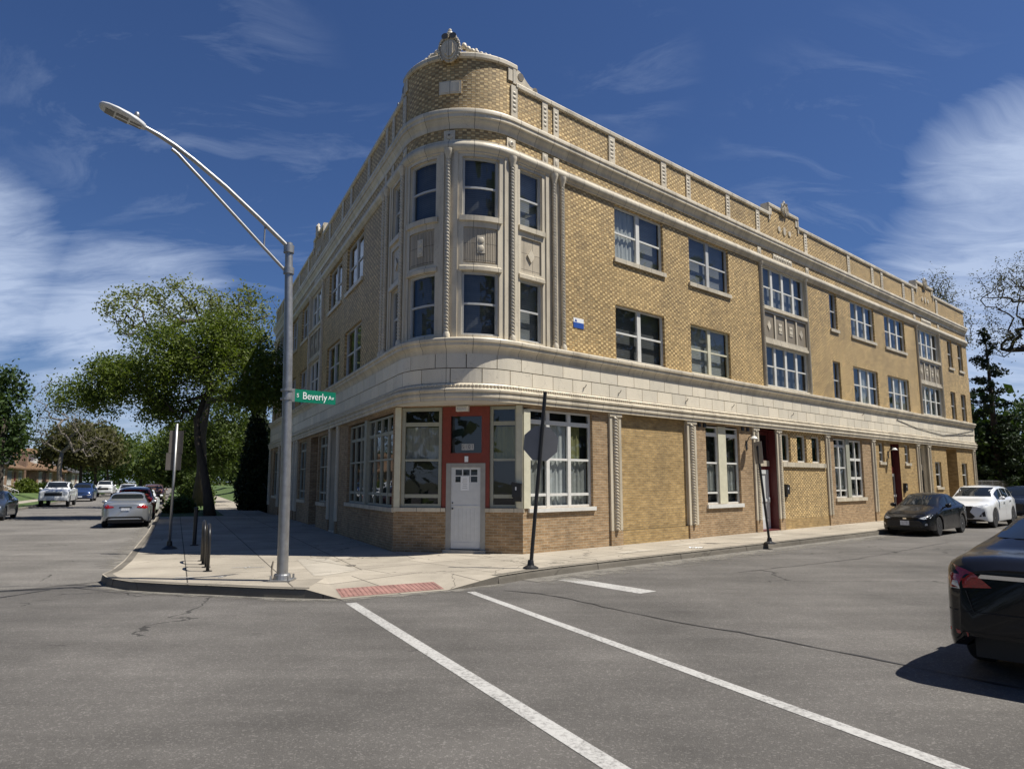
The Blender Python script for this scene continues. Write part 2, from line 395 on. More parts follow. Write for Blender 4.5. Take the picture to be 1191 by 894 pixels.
def concrete(name, c, slab=(1.55, 1.55), joint=0.012, jc=(0.09, 0.08, 0.065), stain=0.3):
    m, gg, b = newmat(name); uv = gg.node('ShaderNodeUVMap').outputs[0]
    br = gg.node('ShaderNodeTexBrick', {'Vector': uv, 'Color1': c, 'Color2': tuple(x*0.84 for x in c), 'Mortar': jc, 'Scale': 1.0, 'Mortar Size': joint, 'Mortar Smooth': 0.3,
                                        'Brick Width': slab[0], 'Row Height': slab[1]}, offset=0.0)
    big = gg.noise(uv, 0.55, 6, 0.65); fine = gg.noise(uv, 40, 4, 0.7); bl = gg.noise(uv, 2.6, 5, 0.7)
    col = gg.mix(1.0, br.outputs[0], gg.ramp(big, [(0.3, 1-stain), (0.68, 1.12)]), 'MULTIPLY')
    col = gg.mix(1.0, col, gg.ramp(fine, [(0.3, 0.86), (0.7, 1.1)]), 'MULTIPLY')
    col = gg.mix(gg.ramp(bl, [(0.60, 0.0), (0.78, 0.45)]), col, tuple(x*0.5 for x in c))
    gum = gg.node('ShaderNodeTexVoronoi', {'Vector': uv, 'Scale': 2.6}).outputs[0]
    col = gg.mix(gg.math('MULTIPLY', gg.math('LESS_THAN', gum, 0.06), 0.5), col, jc)
    crv = gg.node('ShaderNodeTexVoronoi', {'Vector': gg.vmath('ADD', uv, gg.vmath('SCALE', gg.node('ShaderNodeTexNoise', {'Vector': uv, 'Scale': 1.3, 'Detail': 4.0}).outputs[1], 0.8)), 'Scale': 0.28}, feature='DISTANCE_TO_EDGE').outputs[0]
    col = gg.mix(gg.math('MULTIPLY', gg.math('LESS_THAN', crv, 0.0035), 0.6), col, jc)
    gg.put(b.inputs['Base Color'], col); b.inputs['Roughness'].default_value = 0.85; b.inputs['Specular IOR Level'].default_value = 0.25
    bump(gg, b, gg.math('SUBTRACT', fine, br.outputs[1]), 0.006)
    return m
def grassmat(name, a, c):
    m, gg, b = newmat(name); t = gg.node('ShaderNodeTexCoord').outputs['Object']
    n = gg.noise(t, 18, 5, 0.7); n2_ = gg.noise(t, 0.5, 4)
    col = gg.mix(1.0, gg.ramp(n, [(0.3, a), (0.7, c)]), gg.ramp(n2_, [(0.3, 0.75), (0.7, 1.2)]), 'MULTIPLY')
    gg.put(b.inputs['Base Color'], col); b.inputs['Roughness'].default_value = 0.9; bump(gg, b, n, 0.05)
    return m
def leafmat(name, a, c, tr=0.35):
    m, gg, b = newmat(name)
    rn = gg.node('ShaderNodeNewGeometry').outputs['Random Per Island']
    t = gg.node('ShaderNodeTexCoord').outputs['Object']
    n = gg.noise(t, 0.5, 3)
    f = gg.math('ADD', gg.math('MULTIPLY', rn, 0.6), gg.math('MULTIPLY', n, 0.4))
    col = gg.ramp(f, [(0.15, a), (0.85, c)])
    gg.put(b.inputs['Base Color'], col); b.inputs['Roughness'].default_value = 0.6; b.inputs['Specular IOR Level'].default_value = 0.25
    tl = gg.node('ShaderNodeBsdfTranslucent', {0: gg.mix(1.0, col, (1.25, 1.35, 0.5), 'MULTIPLY')})
    mx = gg.node('ShaderNodeMixShader', {0: tr, 1: b.outputs[0], 2: tl.outputs[0]}); gg.put(gg.n['Material Output'].inputs[0], mx.outputs[0])
    return m
def barkmat(name, c):
    m, gg, b = newmat(name); t = gg.node('ShaderNodeTexCoord').outputs['Object']
    n = gg.noise(gg.mapping(t, (7, 7, 1.3)), 1.5, 5, 0.7)
    gg.put(b.inputs['Base Color'], gg.ramp(n, [(0.3, tuple(x*0.55 for x in c)), (0.7, c)])); b.inputs['Roughness'].default_value = 0.95; bump(gg, b, n, 0.04)
    return m
def shinglemat(name, c):
    return brickmat(name, c, tuple(x*0.75 for x in c), tuple(x*0.4 for x in c), 0.3, 0.16, 0.008, 0.3)
def paintmat(name, c, rough=0.32, metal=0.0, flake=False):
    m, gg, b = newmat(name); t = gg.node('ShaderNodeTexCoord').outputs['Object']
    n = gg.noise(t, 2.5, 5, 0.65); sp = gg.node('ShaderNodeSeparateXYZ', {0: t}).outputs[2]
    dust = gg.math('MULTIPLY', gg.ramp(gg.math('ADD', sp, gg.math('MULTIPLY', n, 0.25)), [(0.25, 0.045), (0.75, 0.004)]), n)
    gg.put(b.inputs['Base Color'], gg.mix(dust, c, (0.25, 0.23, 0.20)))
    b.inputs['Metallic'].default_value = metal; b.inputs['Roughness'].default_value = rough
    b.inputs['Coat Weight'].default_value = 1.0 if max(c) > .05 else .35
    if max(c) < .05: b.inputs['Specular IOR Level'].default_value = 0.2
    gg.put(b.inputs['Coat Roughness'], gg.math('ADD', 0.02, gg.math('MULTIPLY', n, 0.07)))
    return m
M = {}
M['weave'] = weavemat('light and dark basket weave brick', (0.70, 0.512, 0.24), (0.42, 0.275, 0.115), (0.33, 0.245, 0.13))
M['tan'] = brickmat('tan brick', (0.40, 0.265, 0.145), (0.32, 0.205, 0.105), (0.44, 0.36, 0.25))
M['yellow'] = brickmat('yellow infill brick', (0.46, 0.315, 0.135), (0.385, 0.255, 0.105), (0.36, 0.275, 0.16))
M['common'] = brickmat('common brick', (0.30, 0.17, 0.10), (0.24, 0.13, 0.08), (0.35, 0.3, 0.25))
M['terra'] = terracotta('cream terracotta', (0.72, 0.645, 0.505), gr=0.46)
M['terra_block'] = terracotta('cream terracotta blocks', (0.84, 0.765, 0.62), 50, 50, 0.14)
M['terra_gray'] = terracotta('weathered terracotta panel', (0.60, 0.525, 0.405), 0.3, 0.42, 0.45)
M['panel'] = terracotta('grey brown spandrel panel', (0.30, 0.255, 0.19), 0.5, 2.0, 0.35)
M['joint'] = simple('dark mortar joint', (0.10, 0.085, 0.065), 0.9)
M['white'] = simple('white painted frame', (0.68, 0.67, 0.62), 0.45, var=0.08)
M['alum'] = simple('grey aluminium frame', (0.50, 0.50, 0.48), 0.4, var=0.08)
M['cream'] = simple('cream painted wood', (0.62, 0.59, 0.44), 0.5, var=0.08)
M['greyframe'] = simple('olive grey painted frame', (0.34, 0.34, 0.27), 0.5, var=0.08)
M['red'] = simple('red painted wood', (0.21, 0.036, 0.018), 0.5)
M['maroon'] = simple('maroon painted wood', (0.11, 0.02, 0.018), 0.45)
M['doorwhite'] = simple('white door', (0.62, 0.63, 0.62), 0.4, var=0.06)
M['doorgrey'] = simple('grey door frame', (0.33, 0.32, 0.29), 0.45)
M['black'] = simple('black metal', (0.018, 0.018, 0.019), 0.4)
M['dark'] = simple('dark interior', (0.012, 0.012, 0.013), 0.9)
M['glass'] = glassmat('window glass')
M['glass_dark'] = glassmat('dark window glass', (0.42, 0.46, 0.46), 0.8)
M['blind_grey'] = blindmat('grey blind', (0.27, 0.275, 0.28))
M['blind_dark'] = blindmat('dark blind', (0.105, 0.105, 0.11))
M['blind_pale'] = blindmat('pale blind', (0.42, 0.43, 0.43))
M['screen_green'] = blindmat('green painted glass backing', (0.02, 0.06, 0.045), 0.5, 0.1)
M['curtain_white'] = clothmat('white curtain', (0.62, 0.63, 0.61))
M['curtain_olive'] = clothmat('olive curtain', (0.26, 0.25, 0.10))
M['curtain_grey'] = clothmat('grey curtain', (0.36, 0.36, 0.33))
M['galv'] = simple('galvanised steel', (0.36, 0.36, 0.355), 0.45, 0.8, 0.14, 9)
M['signback'] = simple('bare aluminium sign back', (0.22, 0.215, 0.21), 0.6, 0.2, 0.08, 3)
M['signback_brown'] = simple('dull sign back', (0.12, 0.105, 0.092), 0.6, 0.1, 0.1, 3)
M['signgreen'] = simple('green street sign', (0.0, 0.17, 0.10), 0.4, var=0.05)
M['signwhite'] = simple('white lettering', (0.85, 0.86, 0.85), 0.5, var=0.02)
M['signblue'] = simple('blue sign', (0.03, 0.09, 0.36), 0.4, var=0.05)
M['asphalt'] = asphalt('asphalt', (0.118, 0.110, 0.100))
M['asphalt_old'] = asphalt('older pale asphalt', (0.165, 0.154, 0.138), 0.3, 0.4)
M['tar'] = simple('tar crack seal', (0.03, 0.029, 0.028), 0.6)
M['concrete'] = concrete('sidewalk concrete', (0.40, 0.355, 0.285))
M['concrete_pale'] = concrete('pale new concrete', (0.47, 0.425, 0.35))
M['kerb'] = concrete('kerb concrete', (0.20, 0.18, 0.148), (3.0, 9.0), 0.015, stain=0.45)
M['redpad'] = simple('red tactile pad', (0.27, 0.145, 0.12), 0.85, var=0.35, scale=5)
M['grass'] = grassmat('lawn grass', (0.045, 0.075, 0.018), (0.10, 0.155, 0.04))
M['soil'] = grassmat('rough ground', (0.06, 0.07, 0.03), (0.12, 0.11, 0.06))
def worn_paint():
    m, gg, b = newmat('worn white road paint'); t = gg.node('ShaderNodeTexCoord').outputs['Object']
    n = gg.noise(t, 22, 6, 0.75); n3 = gg.noise(t, 1.4, 4)
    f = gg.ramp(gg.math('ADD', n, gg.math('MULTIPLY', n3, 0.35)), [(0.50, 0.0), (0.72, 1.0)])
    gg.put(b.inputs['Base Color'], gg.mix(f, (0.17, 0.163, 0.152), (0.43, 0.42, 0.395))); b.inputs['Roughness'].default_value = 0.8
    bump(gg, b, n, 0.004); return m
M['roadpaint'] = worn_paint()
M['leaf_main'] = leafmat('fresh green leaf', (0.050, 0.080, 0.014), (0.17, 0.21, 0.042), 0.4)
M['leaf_pale'] = leafmat('pale spring leaf', (0.11, 0.13, 0.04), (0.25, 0.27, 0.10))
M['leaf_dark'] = leafmat('dark green leaf', (0.018, 0.038, 0.010), (0.065, 0.105, 0.025), 0.2)
M['leaf_mid'] = leafmat('mid green leaf', (0.04, 0.06, 0.014), (0.11, 0.15, 0.035), 0.3)
M['leaf_conifer'] = leafmat('conifer foliage', (0.010, 0.020, 0.008), (0.030, 0.050, 0.018), 0.1)
M['leaf_dull'] = leafmat('dull brown green leaf', (0.05, 0.05, 0.02), (0.13, 0.125, 0.05), 0.25)
M['bark'] = barkmat('bark', (0.075, 0.06, 0.045))
M['bark_grey'] = barkmat('grey bark', (0.22, 0.19, 0.155))
M['shingle_brown'] = shinglemat('brown shingles', (0.21, 0.13, 0.075))
M['shingle_grey'] = shinglemat('grey shingles', (0.09, 0.09, 0.095))
M['wood'] = simple('weathered boards', (0.28, 0.24, 0.19), 0.85, var=0.25, scale=3)
M['tyre'] = simple('tyre rubber', (0.016, 0.016, 0.017), 0.8)
M['rim'] = simple('alloy rim', (0.55, 0.56, 0.57), 0.35, 0.25)
M['plastic'] = simple('black plastic', (0.015, 0.015, 0.016), 0.55)
M['chrome'] = simple('chrome', (0.75, 0.76, 0.78), 0.12, 1.0, 0.02)
def carglass():
    m, gg, b = newmat('car glass'); b.inputs['Base Color'].default_value = (0.012, 0.015, 0.018, 1); b.inputs['Roughness'].default_value = 0.03; b.inputs['Specular IOR Level'].default_value = 0.45; return m
M['carglass'] = carglass()
def lampmat(name, c, rough=0.12):
    m, gg, b = newmat(name); t = gg.node('ShaderNodeTexCoord').outputs['Object']
    n = gg.noise(gg.mapping(t, (30, 30, 60)), 1.0, 2)
    gg.put(b.inputs['Base Color'], gg.ramp(n, [(0.35, tuple(x*0.55 for x in c)), (0.65, c)])); b.inputs['Roughness'].default_value = rough; b.inputs['Coat Weight'].default_value = 1.0; b.inputs['Coat Roughness'].default_value = 0.03; return m
M['headlight'] = lampmat('headlight lens', (0.62, 0.65, 0.68)); M['taillight'] = lampmat('tail light lens', (0.42, 0.008, 0.012))
M['plate'] = simple('licence plate', (0.6, 0.62, 0.66), 0.5, var=0.25, scale=25)

# ------------------------------------------------------------------ ground, streets, pavement
def sheet(name, pts, z, mat, frame=None, kind='structure'):
    mb = MB(); 
    uv = [((Vector(p[:2])-C0).dot(frame[0]), (Vector(p[:2])-C0).dot(frame[1])) for p in pts] if frame else [(p[0], p[1]) for p in pts]
    mb.face([(p[0], p[1], p[2] if len(p) > 2 and z is None else z) for p in pts], uv)
    o = mb.build(name, mat); return struct(o, kind)
sheet('ground', [(-1500, -1500), (1500, -1500), (1500, 1500), (-1500, 1500)], -0.03, M['soil'])
def q4(fn, a0, a1, o0, o1): return [tuple(fn(a0, o0))[:2], tuple(fn(a1, o0))[:2], tuple(fn(a1, o1))[:2], tuple(fn(a0, o1))[:2]]
sheet('road', [tuple(PR(260, -1))[:2], tuple(PR(260, 17.5))[:2], (40, -60), (-60, -60), tuple(PR(-90, 17.5))[:2], tuple(PR(-90, -14))[:2], tuple(PL(18.2, 16))[:2], tuple(PL(18.2, 5))[:2], tuple(PR(-2, -1))[:2]], 0.0, M['asphalt'])
sheet('side_street', [tuple(PL(1.4, 5.2))[:2], tuple(PL(0.2, 7.6))[:2], tuple(PL(-0.6, 14.25))[:2], tuple(PL(330, 14.25))[:2], tuple(PL(330, 5.2))[:2]], 0.004, M['asphalt_old'])
# kerb line round the corner (site coordinates), ramp between Q1 and Q2
def bez(p0, p1, p2, n): return [p0.lerp(p1, i/n).lerp(p1.lerp(p2, i/n), i/n) for i in range(n+1)]
curb = [PL(330, 5.75), PL(60, 5.75), PL(26, 5.7), PL(12, 5.72), PL(3.2, 5.86), Vector((-7.80, 14.2, 0)), Vector((-7.62, 13.55, 0)), Vector((-7.22, 13.02, 0)), Vector((-6.55, 12.55, 0)),
        Vector((-5.7, 12.27, 0)), Vector((-4.85, 12.05, 0)), Vector((-4.0, 11.82, 0)), Vector((-3.3, 11.68, 0))]
W1 = Vector((-3.3, 11.68, 0)); Q1 = Vector((-2.72, 11.60, 0)); Q2 = Vector((-1.10, 12.55, 0)); W2 = Vector((-0.25, 13.3, 0))
I1 = Vector((-3.35, 13.1, 0)); I2 = Vector((-1.75, 13.9, 0))
curb2 = [W2, Vector((0.35, 14.05, 0)), Vector((1.0, 14.72, 0)), PR(3.0, 2.36), PR(8, 2.40), PR(16, 2.48), PR(40, 2.5), PR(260, 2.5)]
def z(v, h): return (v.x, v.y, h)
inner = [PR(260, -0.5), PR(39.2, -0.5), PR(2.0, -0.5), C0.to_3d()+Vector((0, 1.0, 0)), PL(2.0, -0.5), PL(30.5, -0.5)]
# the corner and right-hand pavement: concrete right across; left street: path + grass strip beyond the building
LG = 24.5
left_in = [PL(LG, 5.75), ]
loopL = [PL(LG, 5.72)] + curb[3:] + [I1, (C0 + BIS*4.0).to_3d(), PL(LG, -0.5)]
sheet('sidewalk', [(v.x, v.y) for v in loopL], SWZ, M['concrete'], (Ld, nL))
loopR = [I1, I2, W2] + curb2[1:] + [PR(260, -0.5), (C0 + BIS*4.0).to_3d()]
sheet('sidewalk', [(v.x, v.y) for v in loopR], SWZ, M['concrete'], (Rd, nR))
mb = MB()
RZ = 0.012
def uvr(*P): return [((Vector((p[0], p[1]))-C0).dot(Rd)+.7, (Vector((p[0], p[1]))-C0).dot(nR)+.4) for p in P]
for tri in ([z(W1, SWZ), z(Q1, RZ), z(I1, SWZ)], [z(Q1, RZ), z(Q2, RZ), z(I2, SWZ), z(I1, SWZ)], [z(Q2, RZ), z(W2, SWZ), z(I2, SWZ)]): mb.face(tri, uvr(*tri))
struct(mb.build('kerb_ramp', M['concrete']))
mb = MB()
for t0, t1 in ((0.05, 0.42),):
    def rp(u, t):
        a = Vector(z(Q1, RZ)).lerp(Vector(z(Q2, RZ)), u); b = Vector(z(I1, SWZ)).lerp(Vector(z(I2, SWZ)), u); p = a.lerp(b, t); return (p.x, p.y, p.z+0.005)
    mb.face([rp(0.02, t0), rp(0.98, t0), rp(0.98, t1), rp(0.02, t1)])
    for i in range(22):
        for j in range(9):
            c = rp(0.05+0.9*i/21, t0+0.03+(t1-t0-0.06)*j/8); mb.lathe([(0.026, c[2]-0.003), (0.018, c[2]+0.008)], (c[0], c[1], 0), 'z', 6)
struct(mb.build('tactile_pad', M['redpad']))
# pale new slab of pavement next to the lamp
def on_walk(name, pts, mat, dz=0.004): sheet(name, pts, SWZ+dz, mat, (Rd, nR))
on_walk('pavement_slab', [(-4.75, 16.05), (-4.15, 16.3), (-3.0, 14.15), (-3.45, 13.3), (-3.62, 13.32)], M['concrete_pale'])
def kerbrun(name, pts):
    mb = MB(); n = len(pts); nor = []
    for i in range(n):
        t = (pts[min(i+1, n-1)] - pts[max(i-1, 0)]); t.z = 0; t.normalize(); nor.append(Vector((-t.y, t.x, 0)))
    for i in range(n-1):
        a, b, na, nb = pts[i], pts[i+1], nor[i], nor[i+1]
        o = lambda p, nn, dd, h: (p.x+nn.x*dd, p.y+nn.y*dd, h)
        prof = [(-0.012, -0.02), (0.0, 0.09), (0.012, SWZ-0.012), (0.035, SWZ+0.004), (0.17, SWZ+0.005)]
        acc = 0
        for (d0, h0), (d1, h1) in zip(prof, prof[1:]):
            L_ = (a-Vector(pts[0])).length; L2 = (b-Vector(pts[0])).length; w0 = acc; acc += math.hypot(d1-d0, h1-h0)
            mb.face([o(a, na, d0, h0), o(b, nb, d0, h0), o(b, nb, d1, h1), o(a, na, d1, h1)], [(L_, w0), (L2, w0), (L2, acc), (L_, acc)])
        # gutter pan of concrete along the road
    return struct(mb.build(name, M['kerb'], smooth=False))
def side(pts): return pts
kerbrun('kerb', [Vector(p) for p in curb]); kerbrun('kerb', [Vector(p) for p in curb2])
mb = MB()
mb.face([z(W1, -0.02), z(Q1, -0.02), z(Q1, RZ), z(W1, SWZ)]); mb.face([z(Q1, -0.02), z(Q2, -0.02), z(Q2, RZ), z(Q1, RZ)]); mb.face([z(Q2, -0.02), z(W2, -0.02), z(W2, SWZ), z(Q2, RZ)])
struct(mb.build('kerb', M['kerb']))
# beyond the building on the left: grass strip with tree, path, lawn
sheet('grass_strip', q4(PL, LG, 330, 5.58, 2.62), SWZ-0.01, M['grass'])
sheet('path', q4(PL, LG, 330, 2.62, 0.35), SWZ, M['concrete'], (Ld, nL))
mb = MB()
for (o0, z0), (o1, z1) in zip([(0.35, .15), (-1.2, .45), (-2.6, .85), (-20, 1.0)], [(-1.2, .45), (-2.6, .85), (-20, 1.0)]):
    a, b, c, e = PL(31, o0, z0), PL(200, o0, z0), PL(200, o1, z1), PL(31, o1, z1); mb.face([tuple(a), tuple(b), tuple(c), tuple(e)])
struct(mb.build('lawn', M['grass']))
mb = MB()
a_ = [(37.2, 0.36, .158), (38.3, 0.36, .158), (38.3, -1.2, .46), (37.2, -1.2, .46)]
mb.face([tuple(PL(*p)) for p in a_]); mb.face([tuple(PL(a, -1.2 if o > -1.2 else -1.2, h)) for a, o, h in []] or [tuple(PL(37.2, -1.2, .46)), tuple(PL(38.3, -1.2, .46)), tuple(PL(38.3, -2.6, .86)), tuple(PL(37.2, -2.6, .86))])
struct(mb.build('garden_path', M['concrete_pale']))
# far side of the left street
kerbrun('kerb', [PL(330, 14.1), PL(60, 14.1), PL(18, 14.1)][::-1])
sheet('grass_strip', q4(PL, 18, 330, 14.2, 15.9), SWZ-0.01, M['grass'])
sheet('sidewalk', q4(PL, 18, 330, 15.9, 17.4), SWZ, M['concrete'], (Ld, nL))
mb = MB()
for (o0, z0), (o1, z1) in zip([(17.4, .14), (19.2, .6), (60, .7)], [(19.2, .6), (60, .7)]):
    mb.face([tuple(PL(18, o0, z0)), tuple(PL(330, o0, z0)), tuple(PL(330, o1, z1)), tuple(PL(18, o1, z1))])
struct(mb.build('front_lawn', M['grass']))
# road paint
def strip(name, a, b, wd, mat, zz=0.004, kind='structure'):
    a, b = Vector(a), Vector(b); t = (b-a).normalized(); nn = Vector((-t.y, t.x))*wd/2
    mb = MB(); L_ = (b-a).length; k = max(1, int(L_/0.5)); 
    for i in range(k):
        p, q = a.lerp(b, i/k), a.lerp(b, (i+1)/k); mb.quad((p.x-nn.x, p.y-nn.y, zz), (q.x-nn.x, q.y-nn.y, zz), (q.x+nn.x, q.y+nn.y, zz), (p.x+nn.x, p.y+nn.y, zz))
    return struct(mb.build(name, mat), kind)
d1 = (Vector((0.685, 4.91)) - Vector((-2.48, 11.29))).normalized(); d2 = (Vector((2.90, 4.91)) - Vector((-0.70, 12.41))).normalized()
strip('crosswalk_line', (-2.48, 11.29), tuple(Vector((-2.48, 11.29)) + d1*13.5), 0.165, M['roadpaint'])
strip('crosswalk_line', (-0.70, 12.41), tuple(Vector((-0.70, 12.41)) + d2*13.5), 0.145, M['roadpaint'])
strip('stop_bar', (1.03, 13.99), (2.30, 12.34), 0.42, M['roadpaint'])
# tar seams
def seam(pts, wd, zz=0.006):
    mb = MB(); P = [Vector(p) for p in pts]; Q = []
    for a, b in zip(P, P[1:]):
        k = max(2, int((b-a).length/0.25))
        for i in range(k): Q.append(a.lerp(b, i/k) + Vector((rnd.gauss(0, .018), rnd.gauss(0, .018))))
    Q.append(P[-1])
    W = [wd*(0.35+0.9*rnd.random()) for _ in Q]
    for i in range(len(Q)-1):
        t = (Q[i+1]-Q[i]).normalized(); nn = Vector((-t.y, t.x))
        mb.quad((*(Q[i]-nn*W[i]), zz), (*(Q[i+1]-nn*W[i+1]), zz), (*(Q[i+1]+nn*W[i+1]), zz), (*(Q[i]+nn*W[i]), zz))
    return struct(mb.build('tar_seam', M['tar']))
seam([(-0.12, 12.55), (0.25, 12.35), (0.63, 12.05), (1.94, 10.11), (3.11, 8.76), (4.6, 6.7), (6.5, 4.2)], 0.022)
seam([(-14.5, 12.2), (-10.5, 12.75), (-8.2, 13.15), (-7.6, 13.25)], 0.025)
seam([(-8.0, 12.6), (-8.3, 11.6), (-8.35, 10.2), (-8.2, 9.0), (-8.4, 7.0)], 0.03)
seam([(-7.75, 12.9), (-6.4, 12.25), (-4.9, 11.9), (-3.4, 11.5)], 0.012)
seam([(-16, 17.4), (-12.5, 18.2), (-9.2, 19.5)], 0.02); seam([(-20, 27.4), (-15.5, 27.0)], 0.03)
seam([tuple(PR(4.5, 4.6)[:2]), tuple(PR(9, 5.2)[:2]), tuple(PR(16, 5.1)[:2])], 0.012)
def dustmat():
    m, gg, b = newmat('gutter dust'); t = gg.node('ShaderNodeTexCoord').outputs['Object']; uv = gg.node('ShaderNodeUVMap').outputs[0]
    n = gg.noise(t, 3.0, 7, 0.7); v = gg.node('ShaderNodeSeparateXYZ', {0: uv}).outputs[1]
    f = gg.math('MULTIPLY', gg.ramp(gg.math('SUBTRACT', gg.math('ADD', n, 0.22), gg.math('MULTIPLY', v, 0.5)), [(0.42, 0.0), (0.66, 1.0)]), 0.8)
    gg.put(b.inputs['Base Color'], gg.ramp(gg.noise(t, 60, 3, .7), [(.3, (0.15, .138, .118)), (.7, (0.27, .25, .215))])); b.inputs['Roughness'].default_value = .95
    gg.put(b.inputs['Alpha'], f); return m
M['dust'] = dustmat()
def dust(pts, wd):
    mb = MB(); n = len(pts)
    for i in range(n-1):
        a, b = pts[i], pts[i+1]; t_ = (b-a); t_.z = 0; t_.normalize(); nn = Vector((t_.y, -t_.x, 0))
        mb.face([z(a-nn*.01, .008), z(b-nn*.01, .008), z(b+nn*wd, .008), z(a+nn*wd, .008)], [(0, 0), (1, 0), (1, 1), (0, 1)])
    struct(mb.build('gutter_dust', M['dust']))
dust([Vector((0.2, 13.85, 0)), PR(3.0, 2.36), PR(8, 2.40), PR(16, 2.48), PR(40, 2.5)], 1.5)
dust([PL(60, 5.75), PL(26, 5.7), PL(12, 5.72), PL(3.2, 5.86)], .9)
dust([Vector((-7.62, 13.55, 0)), Vector((-7.22, 13.02, 0)), Vector((-6.55, 12.55, 0)), Vector((-5.7, 12.27, 0)), Vector((-4.85, 12.05, 0)), Vector((-4.0, 11.82, 0)), Vector((-3.3, 11.68, 0)), Q1, Q2, W2], .5)
# utility marks sprayed on the pavement
for pts in ([(-6.05, 13.1), (-5.6, 13.05), (-5.2, 13.25)], [(-5.75, 12.85), (-5.72, 13.05)], [(-5.25, 13.05), (-5.2, 13.3)], [(-5.6, 14.55), (-4.95, 14.6)], [(-5.3, 14.45), (-5.28, 14.7)]):
    for a, b in zip(pts, pts[1:]): strip('chalk_mark', a, b, 0.045, M['roadpaint'], SWZ+0.006)
on_walk('patch', [tuple(PR(4.6, 1.25))[:2], tuple(PR(5.7, 1.2))[:2], tuple(PR(5.8, 1.5))[:2], tuple(PR(4.7, 1.55))[:2]], M['concrete_pale'], 0.005)
on_walk('patch', [tuple(PR(7.2, 0.9))[:2], tuple(PR(8.6, 0.85))[:2], tuple(PR(8.6, 1.15))[:2], tuple(PR(7.25, 1.2))[:2]], M['concrete_pale'], 0.005)
on_walk('patch', [tuple(PR(11.2, 1.0))[:2], tuple(PR(13.4, 0.95))[:2], tuple(PR(13.4, 1.2))[:2], tuple(PR(11.2, 1.3))[:2]], M['concrete_pale'], 0.005)

# ------------------------------------------------------------------ the corner building
BLD = thing('apartment_building', 'three storey cream and yellow brick apartment building with rounded corner bay and terracotta band', 'building', (C0.x, C0.y, 0))
WORLDP.add(BLD.name)
LEND, REND = 29.3, 39.1
TL, TR = -S(LEND), S(REND)
def wall(mb, t0, t1, z0, z1, ops, n=0.0, rev=0.2):
    us = sorted({t0, t1, *[v for o in ops for v in o[:2] if t0 < v < t1]}); zs = sorted({z0, z1, *[v for o in ops for v in o[2:4] if z0 < v < z1]})
    for a, b in zip(us, us[1:]):
        cm = (a+b)/2; run = None
        for c, e in zip(zs, zs[1:]):
            zm = (c+e)/2
            hole = any(o[0] < cm < o[1] and o[2] < zm < o[3] for o in ops)
            if not hole: run = (run[0], e) if run else (c, e)
            if (hole or e == zs[-1]) and run: mb.wallq(a, b, n, *run); run = None
    for o in ops:
        r = o[4] if len(o) > 4 else rev; a, b, c, e = o[:4]
        mb.quad((a, n, c), (a, n-r, c), (a, n-r, e), (a, n, e)); mb.quad((b, n-r, c), (b, n, c), (b, n, e), (b, n-r, e))
        T = mb.ts(a, b)
        for p, q in zip(T, T[1:]): mb.quad((p, n, e), (p, n-r, e), (q, n-r, e), (q, n, e)); mb.quad((p, n-r, c), (p, n, c), (q, n, c), (q, n-r, c))
def window(ub, zb, fm=perim, bu=0.055, bm=0.09, bz=0.05, frame='alum', depth=0.10, sill='terra', blind='blind_grey', curtain=None, glass='glass', sill_over=0.06, sill_h=0.13,
           name='window', mull=None, n=0.0, split=None):
    """a glazed frame: ub / zb are the breaks between lights; the opening is ub[0]..ub[-1] x zb[0]..zb[-1]"""
    f = MB(fm); yf, yb = n-depth+0.02, n-depth-0.05
    for i, u in enumerate(ub):
        wd = bu if i in (0, len(ub)-1) else (bm if not isinstance(bm, (list, tuple)) else bm[i-1])
        a, b = (u, u+wd) if i == 0 else (u-wd, u) if i == len(ub)-1 else (u-wd/2, u+wd/2)
        f.box(a, b, yb, yf, zb[0], zb[-1])
    for j, zz in enumerate(zb):
        wd = bu if j in (0, len(zb)-1) else (bz if not isinstance(bz, (list, tuple)) else bz[j-1])
        a, b = (zz, zz+wd) if j == 0 else (zz-wd, zz) if j == len(zb)-1 else (zz-wd/2, zz+wd/2)
        for i in range(len(ub)-1): f.box(ub[i]+0.02, ub[i+1]-0.02, yb+0.006, yf-0.008-0.006*(j % 2), a+0.001, b-0.001)
    o = f.build(name, M[frame], BLD)
    p = MB(fm); p.wallq(ub[0]+0.01, ub[-1]-0.01, n-depth-0.02, zb[0]+0.01, zb[-1]-0.01); p.build('pane', M[glass], o)
    bl = MB(fm); bl.wallq(ub[0]-0.02, ub[-1]+0.02, n-depth-0.16, zb[0]-0.02, zb[-1]+0.02); bl.build('blind', M[blind], o)  # given 'dark', a near-black sheet painted as the unlit room, no real blind
    for (c0, c1, cz0, cz1, cm) in (curtain or []):
        c = MB(fm); k = int((c1-c0)/0.025); ph = rnd.random()*6
        yy = lambda i: n-depth-0.10+0.022*math.sin(i*0.85+ph)+0.012*math.sin(i*2.1+ph*2)
        for i in range(k):
            a, b = c0+(c1-c0)*i/k, c0+(c1-c0)*(i+1)/k; c.quad((a, yy(i), cz0), (b, yy(i+1), cz0), (b, yy(i+1), cz1), (a, yy(i), cz1))
        c.build('curtain', M[cm], o, smooth=True)
    if sill:
        s = MB(fm); s.box(ub[0]-0.06, ub[-1]+0.06, n-depth-0.05, n+sill_over, zb[0]-sill_h, zb[0]-0.004); s.build('sill', M[sill], o)
    return o
